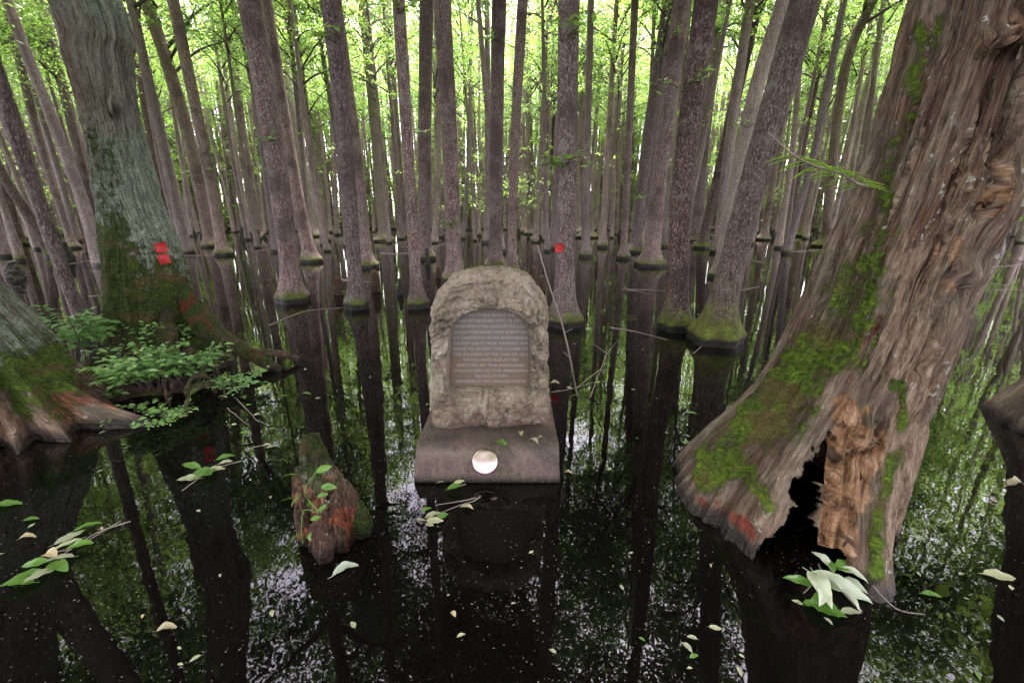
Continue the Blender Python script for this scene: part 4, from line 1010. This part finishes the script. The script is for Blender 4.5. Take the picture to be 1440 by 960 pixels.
sm = remesh(mb, 'stump', M['stump'], .006, disp=lambda V: .014*fbm(V*np.array([38, 38, 5.]), 3)+.004*fbm(V*60, 2),
    attrs={'moss': lambda V, N: np.clip((V[:, 2]-.22)*2.8+.15*fbm(V*12, 2), 0, .8)+.75*ss(.02, .12, V[:, 0]-bx)*ss(.27, .12, V[:, 2]), 'lichen': lambda V, N: ss(.2, .4, V[:, 2])*.9,
           'rot': lambda V, N: ss(-.05, .35, fbm(V*8, 2))*.7*ss(.46, .36, V[:, 2]), 'bare': lambda V, N: V[:, 0]*0, 'red': lambda V, N: np.clip(.3+fbm(V*9+4, 2), 0, .8)*ss(.4, .25, V[:, 2]), 'ridge': lambda V, N: V[:, 0]*0})
tag(link('stump', sm), 'reddish hollow ribbed stump in front left of the monument with a small vine on it', 'stump')
bpy.context.view_layer.update()
vine = thing('vine', 'thin climbing vine with bright heart shaped leaves on the reddish stump', 'vine', (bx, by, 0))
vl = [(448, 664, 40, .058, 0), (425, 668, 200, .055, 0), (432, 692, 250, .062, 0), (420, 700, 215, .05, 0), (455, 684, 5, .055, 0), (450, 697, 20, .036, 0), (437, 712, 100, .034, 0), (432, 716, 200, .034, 0), (452, 718, 60, .036, 0), (441, 729, 30, .036, 0), (430, 735, 190, .036, 0), (428, 748, 250, .046, 0), (441, 745, 290, .044, 0)]
stem_pts = []
for (x, y, a, s, _) in vl:
    loc, n, ob = cast(x, y); loc = loc+Vector((.01, -.045, .03)); stem_pts.append(loc)
    o = put_leaf(LG[1], loc-Vector(tuple(0 for _ in range(3)))-Vector((bx, by, 0)), math.radians(a), s*1.35, tilt=random.uniform(-.3, .4), roll=math.radians(38), parent=vine)
cz = sorted(stem_pts, key=lambda p: p.z)
mb = MB(); mb.tube(smooth_path([tuple(cz[0]-Vector((bx, by, .06)))]+[tuple(p-Vector((bx, by, 0))) for p in cz[::3]], 30), [.0022]*30, 5); link('stem', mb.mesh('stem', M['leaf_green']), vine)

# ---- knees and cut stumps standing in the water
def knee_mesh(name, seed, top='round', mat='stump'):
    rng = np.random.default_rng(seed); mb = MB()
    for k in range(3 if top != 'cut' else 1):
        a = rng.uniform(0, 6.28); d = .0 if k == 0 else .3
        x, y = math.cos(a)*d, math.sin(a)*d; h = (1.9 if k == 0 else rng.uniform(.8, 1.5))
        mb.tube(smooth_path([(x, y, -.5), (x*.9, y*.9, .2), (x*.7, y*.7, h*.7), (x*.55, y*.5, h)], 12), np.linspace(.5, .30 if top == 'cut' else (.10 if top == 'sharp' else .2), 12)*(1 if k == 0 else .55), 16, rough=.18, seed=k)
    return remesh(mb, name, M[mat], .05, disp=lambda V: .11*fbm(V*np.array([4, 4, 1.5])+seed, 3), attrs={'moss': lambda V, N: .35*ss(.6, .9, V[:, 2])*(fbm(V*2, 2) > 0), 'lichen': lambda V, N: V[:, 0]*0, 'rot': lambda V, N: ss(1.35, 1.8, V[:, 2])*.55, 'bare': lambda V, N: V[:, 0]*0, 'red': lambda V, N: ss(1.2, 1.7, V[:, 2])*.3, 'ridge': lambda V, N: V[:, 0]*0})
t = NT('wet_knee'); vo = t.coord((1, 1, .4)); n = t.noise(vo, 7, 4, .7)
M['knee'] = t.finish(t.mix(t.ramp(n, [(.45, 0.), (.62, 1.)]), (.010, .008, .007), t.mix(t.noise(vo, 2, 2), (.03, .022, .018), (.04, .05, .012))), .55, t.bump(n, .8, .05))
KN = [knee_mesh('knee_round', 1, 'round'), knee_mesh('knee_sharp', 2, 'sharp'), knee_mesh('knee_dark', 3, 'round', 'knee'), knee_mesh('cut', 4, 'cut')]
def knee(px, py, wpx, kind, label, hs=1.0, name='cypress_knee', cat='knee', group=None):
    p = hit(px, py); s = wpx/FPX*depth_of(p)/1.25
    o = link(name, KN[kind], None, (p[0], p[1]+s*.4, 0), (0, 0, random.uniform(0, 6.28)), (s, s, s*hs)); tag(o, label, cat, group); return o
knee(474, 416, 20, 0, 'dark knee with a rounded orange top, left of the brown speckled tree', .85)
knee(527, 412, 22, 1, 'dark knee with two sharp reddish points, right of the brown speckled tree', .95)
knee(562, 415, 12, 2, 'small black knee standing between the sharp knee and the slim collared tree', 1.2)
knee(601, 372, 12, 2, 'black knee touching the mauve grey tree', 1.2)
knee(750, 402, 14, 1, 'reddish pointed knee at the right shoulder of the stone, left one of two', 1.3)
knee(761, 410, 15, 1, 'reddish pointed knee between the stone and the red tagged tree, right one of two', 1.0)
knee(616, 392, 12, 1, 'reddish knee in front of the mauve grey tree', 1.0)
knee(123, 357, 22, 3, 'cut stump with a bright orange top between the leaning trunks at the left', .75, 'cut_stump', 'stump')
knee(12, 392, 30, 2, 'black sodden lump in the water at the left edge', .5)
knee(90, 366, 18, 2, 'black knee just right of the brown leaning trunk at the left', .9)
knee(210, 352, 12, 2, 'black knee right of the two red squares', .8)
rng = np.random.default_rng(77)
for k in range(90):
    y = 317+22*rng.uniform()**1.2; x = rng.uniform(0, 1440); p = hit(x, y)
    if 1180 < x < 1400: continue
    s = rng.uniform(.16, .42)
    o = link('cypress_knee', KN[2], None, (p[0], p[1], 0), (0, 0, rng.uniform(0, 6.28)), (s, s, s*rng.uniform(.5, 1.2)))
    tag(o, 'small black knee standing in the far water among the slender trunks', 'knee', 'small black knees in the far water')

# ---- sprigs on the water: twig + leaves
def sprig(label, twigs, leaves, name='fallen_sprig', cat='sprig', rad=.0035, z=.012):
    c0 = hit(*twigs[0][0]); rt = thing(name, label, cat, tuple(c0))
    for tw in twigs:
        P = np.array([hit(x, y, 0)+[0, 0, zz] for x, y, *r in tw for zz in [r[0] if r else z]])-c0
        mb = MB(); n = 6*len(tw); Q = smooth_path(P, n); Q[:, :2] += fbm(np.stack([np.arange(n)*.4, Q[:, 0]*5, Q[:, 1]*5], -1), 2)[:, None]*.006
        mb.tube(Q, np.linspace(rad, rad*.5, n), 6); link('twig', mb.mesh('twig', M['twig']), rt)
    for (x, y, a, s, me, *r) in leaves:
        zz = r[0] if r else .016
        p = hit(x, y, 0)-c0; a = math.radians(a)
        p = p-np.array([math.cos(a), math.sin(a), 0])*s*.5
        put_leaf(me, (p[0], p[1], zz), a, s, tilt=random.uniform(-.25, .05), roll=random.uniform(-.3, .3), parent=rt)
        if me in LW: rt.children[-1].rotation_euler[0] = random.uniform(-.6, .6)
    return rt
sprig('green and pale leaved sprig floating left of the stump', [[(340, 650), (310, 658), (270, 672)], [(256, 692), (300, 660)]],
      [(270, 660, 175, .13, LG[0]), (318, 647, 20, .11, LG[1]), (318, 655, 5, .10, LP[0]), (306, 662, 350, .12, LP[1]), (285, 668, 200, .12, LG[2]), (298, 668, 300, .11, LG[0]), (265, 677, 190, .13, LP[2]), (283, 674, 215, .10, LG[1])])
sprig('large sprig of pale and shiny green leaves floating at the left edge', [[(185, 735), (140, 750), (100, 775), (60, 805)], [(100, 775), (70, 780)], [(170, 735), (120, 765)]],
      [(125, 745, 30, .12, LG[0]), (95, 768, 225, .11, LP[0]), (115, 772, 10, .12, LG[1]), (85, 790, 200, .11, LP[1]), (85, 800, 340, .13, LG[2]), (50, 795, 190, .12, LG[0]), (40, 815, 210, .13, LG[1]), (60, 815, 250, .12, LP[2]), (25, 828, 200, .12, LG[2]), (100, 758, 60, .12, LP[1]), (70, 785, 170, .10, LD[0])])
sprig('sprig with pale and green leaves floating just in front of the plinth', [[(676, 700), (665, 707), (645, 713), (600, 732)], [(670, 702), (640, 708), (612, 712)]],
      [(600, 720, 35, .07, LG[0]), (609, 728, 25, .09, LP[0]), (622, 729, 40, .085, LG[1]), (612, 736, 350, .10, LP[1]), (605, 742, 320, .06, LP[2]), (592, 734, 170, .05, LP[0]), (655, 714, 20, .06, LP[1]), (660, 717, 340, .05, LD[0])])
sprig('small green and pale leaf group on the water at the plinth foot', [[(655, 683), (630, 687)]],
      [(640, 690, 10, .10, LG[2]), (620, 682, 0, .05, LP[0]), (646, 682, 5, .07, LP[2])])
sprig('cluster of big silvery leaves with green ones below the rotten hollow', [[(1210, 862), (1160, 815), (1130, 835)], [(1160, 815), (1150, 795)], [(1155, 812), (1120, 826), (1105, 826)]],
      [(1151, 801, 110, .10, LW[0], .05), (1140, 826, 170, .06, LW[1], .04), (1152, 840, 255, .19, LW[0], .05), (1170, 842, 300, .20, LW[1], .06), (1183, 845, 318, .19, LW[0], .05), (1150, 850, 235, .13, LW[1], .04), (1195, 868, 350, .08, LP[0], .02), (1120, 827, 160, .12, LG[0], .04),
       (1155, 860, 330, .13, LL, .012), (1172, 868, 340, .09, LG[1], .015), (1185, 812, 10, .12, LG[2], .07), (1195, 825, 320, .11, LW[1], .06), (1198, 838, 290, .10, LW[0], .05), (1180, 806, 30, .08, LW[1], .05), (1166, 815, 60, .07, LG[0], .07)], rad=.005)
sprig('bare branching twig with small pale leaves right of the monument', [[(830, 560), (845, 520), (853, 500), (868, 480)], [(845, 520), (825, 535), (810, 548)], [(853, 498), (835, 485)], [(775, 553), (800, 549), (838, 538)]],
      [(786, 552, 0, .06, LP[0]), (808, 560, 350, .08, LG[0]), (840, 540, 10, .06, LP[1]), (800, 548, 180, .05, LP[2]), (852, 514, 20, .06, LG[1]), (780, 541, 170, .09, LD[1])])
sprig('short thin twig with a few scattered leaves above the stump', [[(345, 634), (372, 628), (395, 630)]], [(376, 628, 10, .06, LP[0]), (345, 612, 200, .07, LG[1]), (398, 560, 20, .08, LG[0]), (330, 600, 340, .06, LP[1]), (432, 555, 0, .08, LG[2])])
sprig('pale sprig of three leaves in the water left of the stump top', [[(330, 560), (360, 590), (380, 600)], [(320, 575), (350, 600)]], [(382, 606, 0, .06, LP[0]), (382, 632, 10, .07, LP[2]), (362, 585, 30, .05, LP[1]), (350, 572, 200, .05, LG[0])])
def one(px, py, a, s, me, label, cat='leaf', name='fallen_leaf', group=None, z=.008, roll=.0):
    p = hit(px, py); o = put_leaf(me, (p[0]-math.cos(math.radians(a))*s*.5, p[1]-math.sin(math.radians(a))*s*.5, z), math.radians(a), s, roll=roll, name=name); tag(o, label, cat, group); return o
one(488, 803, 35, .13, LW[1], 'long whitish leaf floating against the foot of the reddish stump')
one(1405, 811, 350, .13, LP[2], 'yellowish oval leaf floating near the right edge')
one(1432, 684, 0, .14, LD[1], 'curled brown leaf at the right edge of the water')
one(8, 712, 20, .16, LG[0], 'single green leaf reaching in at the left edge')
one(800, 666, 350, .055, LD[0], 'small tan leaf floating right of the plinth corner')
one(974, 582, 340, .08, LG[1], 'green leaf pair floating beyond the rotten buttress')
one(965, 623, 350, .07, LG[2], 'fresh green leaf floating left of the rotten buttress')
one(45, 731, 15, .07, LG[2], 'tiny green leaf under the left edge leaf')
one(40, 757, 25, .07, LD[0], 'reddish dry leaf on the dark reflection at left')
one(1006, 884, 350, .05, LP[1], 'tiny whitish leaf on the dark water below the rotten foot')
one(1310, 838, 350, .08, LG[0], 'green leaf afloat right of the silvery cluster')
one(966, 912, 300, .05, LP[0], 'small pale leaf low in the dark water left of the silvery cluster')
one(236, 885, 20, .07, LD[0], 'pinkish dry leaf in the lower left water')
# leaves lying on the plinth
for (x, y, a, s, me, lab) in [(697, 622, 330, .085, LL, 'small lobed green leaf lying on the flat of the plinth'), (733, 614, 100, .065, LD[0], 'curled tan leaf lying on the plinth, left of two'), (744, 620, 330, .07, LD[1], 'curled tan leaf lying on the plinth, right of two'), (757, 617, 20, .04, LD[0], 'tiny dry leaf near the right edge of the plinth')]:
    loc, n, ob = cast(x, y); o = put_leaf(me, loc+Vector((0, 0, .008)), math.radians(a), s, name='fallen_leaf'); tag(o, lab, 'leaf')

# small leaves scattered on the water
rng = np.random.default_rng(31); LS = LP+[LD[0], LG[0]]
bpy.context.view_layer.update()
n = 0
while n < 80:
    x = rng.uniform(0, 1440); y = 345+610*rng.uniform()**1.6
    p = hit(x, y)
    lo, nn, ob = cast(x, y)
    if ob is not None and ob.name != 'water': continue
    s = rng.uniform(.012, .036)*(1+.12*p[1]); me = LS[rng.choice(5, p=[.3, .25, .2, .1, .15])]
    a = rng.uniform(0, 360)
    g = me in (LG[0],)
    one(x, y, a, s, me, 'little green leaf adrift on the black water' if g else ('little tan leaf adrift on the black water' if me is LD[0] else 'little pale leaf adrift on the black water'), group='little green leaves adrift' if g else ('little tan leaves adrift' if me is LD[0] else 'little pale leaves adrift'), z=.004)
    n += 1

# floating specks of pollen and bark
mb = MB(); k = 3000
y = 330+630*rng.uniform(0, 1, k)**.9; x = rng.uniform(-40, 1480, k); P = np.array([hit(a, b) for a, b in zip(x, y)]); P[:, 2] = .003
P = P[fbm(P*np.array([.9, .9, 1]), 3) > -.25]
k = len(P); th = rng.uniform(0, 6.28, k); s = rng.uniform(.0006, .0019, k)*(1+.25*P[:, 1]); e = rng.uniform(1, 3, k)
ux = np.stack([np.cos(th), np.sin(th), 0*th], -1)*(s*e)[:, None]; uy = np.stack([-np.sin(th), np.cos(th), 0*th], -1)*s[:, None]
V = np.stack([P-ux, P-uy, P+ux, P+uy], 1).reshape(-1, 3); mb.add(V, np.arange(4*k).reshape(k, 4))
M['speck'] = NT('speck').finish((.26, .24, .21), .8)
tag(link('floating_debris', mb.mesh('floating_debris', M['speck'], smooth=False)), 'fine pale specks drifting on the water', 'debris', kind='stuff')

# floating sticks
def stick(pts, label, rad=.008, mat='dead_wood', group=None, zz=.006):
    P = np.array([hit(p[0], p[1])+[0, 0, p[2] if len(p) > 2 else zz] for p in pts]); c0 = P[0].copy(); c0[2] = 0
    mb = MB(); n = 8*len(pts); Q = smooth_path(P-c0, n); mb.tube(Q, np.linspace(rad, rad*.5, n), 6, rough=.1)
    o = link('floating_stick', mb.mesh('stick', M[mat]), None, tuple(c0)); tag(o, label, 'stick', group)
stick([(378, 458), (430, 438), (485, 432), (512, 420)], 'pale crooked stick floating between the stout tree and the brown speckled one', .009)
stick([(858, 461), (890, 466), (938, 478)], 'pinkish stick pointing at the dark flecked tree foot')
stick([(975, 497), (1000, 478), (1030, 470)], 'short twig against the mossy tree foot', .005)
stick([(1010, 715, .03), (990, 720, .02), (965, 692, .015), (950, 688)], 'thin twig lying round the red buttress tip', .004)
stick([(1222, 835, .05), (1260, 858, .01), (1300, 865)], 'thin twig trailing right from the hollow tree', .004)
stick([(190, 352), (150, 362), (95, 372)], 'pale floating branch beside the cut stump', .02)
rng = np.random.default_rng(41)
for k in range(34):
    x = rng.choice([rng.uniform(0, 200), rng.uniform(250, 620), rng.uniform(800, 1160), rng.uniform(1380, 1440)]); y = rng.uniform(322, 420); w = rng.uniform(20, 90)
    stick([(x, y), (x+w*.5, y+rng.uniform(-3, 3)), (x+w, y+rng.uniform(-6, 6))], 'thin pale stick afloat among the trunks', .006+.0003*(420-y)/2, group='thin sticks afloat among the trunks')
# upright dead branch leaning beside the stone
P = [atY(756, 345, 3.25), atY(772, 400, 3.1), atY(790, 455, 3.02), atY(802, 505, 2.98), hit(812, 556)]
P[-1][2] = -.02
mb = MB(); Q = smooth_path(P, 40); mb.tube(Q-np.array(P[-1]), np.linspace(.004, .0075, 40), 7, rough=.12)
for i, (dx, dz) in ((12, (.07, .05)), (22, (.06, .03)), (29, (-.05, .05))):
    q = Q[i]-np.array(P[-1]); mb.tube([q, q+[dx, 0, dz]], [.004, .002], 5)
tag(link('dead_branch', mb.mesh('dead_branch', M['twig']), None, tuple(P[-1])), 'thin pale dead branch standing in the water beside the right of the stone', 'branch')

# feathery twig growing from the rotten tree
a = np.array(BIGR.location)
P = smooth_path([cast(1224, 262)[0]+Vector((.02, .03, 0)), atY(1205, 258, 1.70), atY(1180, 243, 1.62), atY(1140, 231, 1.5), atY(1112, 215, 1.42), atY(1080, 186, 1.3)], 40)-a
mb = MB(); mb.tube(P, np.linspace(.005, .0015, 40), 6); tw = link('twig', mb.mesh('twig', M['twig']), BIGR)
mb = MB(); rng = np.random.default_rng(9)
for i in range(4, 31, 2):
    for sd in (-1, 1):
        D = np.array([sd*.9+rng.normal(0, .25), -.5*sd+rng.normal(0, .3), rng.normal(-.05, .10)]); D /= np.linalg.norm(D); L = rng.uniform(.05, .12)
        S0 = P[i]; m = 26; tt = np.linspace(0, 1, m); Cc = S0+D*L*tt[:, None]; Cc[:, 2] -= .015*tt**2
        mb.tube(Cc[::5], [.0008]*len(Cc[::5]), 3, cap=False)
        side = np.cross(D, [0, 0, 1.]); side /= np.linalg.norm(side)
        for s2 in (-1, 1):
            DD = side*s2+D*.5; DD = np.repeat(DD[None]/np.linalg.norm(DD), m, 0)+rng.normal(0, .08, (m, 3)); DD /= np.linalg.norm(DD, axis=1)[:, None]
            NN = np.repeat(np.array([[0, 0, 1.]]), m, 0); NN -= DD*(NN*DD).sum(1)[:, None]; NN /= np.linalg.norm(NN, axis=1)[:, None]
            ll = .017*np.sin(PI*(.15+.8*tt)); V, F = leaf6(Cc, ll, ll*.16+.0008, DD, NN); mb.add(V, F)
link('needles', mb.mesh('needles', M['needle'], smooth=False), tw)

# leafy shoots springing from trunks
def shoot(px, py, n, spread, size, seed):
    rng = np.random.default_rng(seed); loc, nn, ob = cast(px, py)
    if ob is None or ob.name == 'water' or ob.parent is None: return
    rt = ob.parent; mb = MB()
    inv = rt.matrix_world.inverted(); base = np.array(inv @ loc)
    for k in range(n):
        a = rng.uniform(-PI, 0); L = spread*rng.uniform(.5, 1.1); e = base+[math.cos(a)*L, math.sin(a)*L, rng.uniform(-.1, .45)*L]
        Q = smooth_path([base, (base+e)/2+[0, 0, .1*L], e], 8); mb.tube(Q, np.linspace(.005, .002, 8), 4, 1, cap=False)
        m = 7; C = Q[rng.integers(3, 8, m)]+rng.normal(0, .03, (m, 3)); V, F = leaf_quads(C, size, np.array([0, -.2, 1.]), rng, .35); mb.add(V, F, 0)
    link('leafy_shoot', mb.mesh('leafy_shoot', [M['canopy'], M['wood']], smooth=False), rt)
for k, (x, y, n, s, z) in enumerate([(794, 232, 9, .55, .12), (735, 130, 6, .5, .12), (632, 318, 7, .35, .09), (598, 190, 5, .5, .12), (513, 40, 8, .6, .14), (526, 160, 5, .5, .12), (384, 200, 4, .4, .1), (960, 130, 5, .5, .1), (940, 60, 5, .5, .12), (420, 190, 5, .5, .12), (1168, 250, 6, .5, .1), (702, 60, 5, .5, .12), (470, 60, 5, .5, .12), (1050, 180, 5, .5, .1), (250, 100, 6, .6, .12), (300, 240, 6, .5, .1), (790, 60, 5, .5, .12), (560, 20, 6, .6, .13)]):
    shoot(x, y, n, s, z, 300+k)
# clear leaf groups: saplings with low foliage among the far trunks
SAP = [crown_mesh('sapling_crown_%d' % i, 700+i, .8, 4.5, 1.3, 110, 16, .13, nlimb=9, low=0, spread=.35) for i in range(3)]
sapb = MB(); sapb.tube(smooth_path([(0, 0, -.3), (.05, 0, 1), (-.05, .05, 3), (0, 0, 5)], 16), np.linspace(.04, .012, 16), 7); sapm = sapb.mesh('sapling_stem', M['wood'])
rng = np.random.default_rng(55); n = 0
while n < 8:
    y = rng.uniform(24, 50); x = rng.uniform(-1.15, 1.15)*y
    if min((x-q[0])**2+(y-q[1])**2 for q in trees) < .5: continue
    rt = thing('sapling', 'thin leafy sapling low between the slender trunks of the far stand', 'sapling', (x, y, 0), (0, 0, rng.uniform(0, 6.28)), 'leafy saplings in the far stand'); rt.scale = (rng.uniform(.8, 1.5),)*3
    link('stem', sapm, rt); link('foliage', SAP[n % 3], rt, (0, 0, 0)); n += 1

# ------------------------------------------------------------------ light
w = bpy.data.worlds.new('World'); SC.world = w; w.use_nodes = True
nt = w.node_tree; bg = nt.nodes['Background']
sky = nt.nodes.new('ShaderNodeTexSky'); sky.sky_type = 'NISHITA'; sky.sun_disc = False
SUN_EL, SUN_AZ = math.radians(68), math.radians(14)
sky.sun_elevation = SUN_EL; sky.sun_rotation = SUN_AZ; sky.dust_density = 3; sky.air_density = 1; sky.altitude = 50
hs = nt.nodes.new('ShaderNodeHueSaturation'); hs.inputs['Saturation'].default_value = .28
nt.links.new(sky.outputs[0], hs.inputs['Color']); nt.links.new(hs.outputs[0], bg.inputs[0]); bg.inputs[1].default_value = .15
sd = bpy.data.lights.new('sun', 'SUN'); sd.energy = 1.5; sd.angle = math.radians(20); sd.color = (1, .96, .9)
so = bpy.data.objects.new('sun', sd); COL.objects.link(so)
d = Vector((math.sin(SUN_AZ)*math.cos(SUN_EL), math.cos(SUN_AZ)*math.cos(SUN_EL), math.sin(SUN_EL)))
so.rotation_euler = d.to_track_quat('Z', 'Y').to_euler()
vs = SC.view_settings; vs.view_transform = 'Standard'; vs.look = 'None'; vs.gamma = 1; vs.use_curve_mapping = False
vs.exposure = 3.72
vs.use_white_balance = True; vs.white_balance_temperature = 6400; vs.white_balance_tint = 32
cy = SC.cycles
cy.use_denoising = True; cy.denoiser = 'OPENIMAGEDENOISE'
cy.max_bounces = 7; cy.diffuse_bounces = 4; cy.glossy_bounces = 3; cy.transmission_bounces = 5; cy.sample_clamp_indirect = 12
cy.use_adaptive_sampling = True; cy.adaptive_threshold = .015
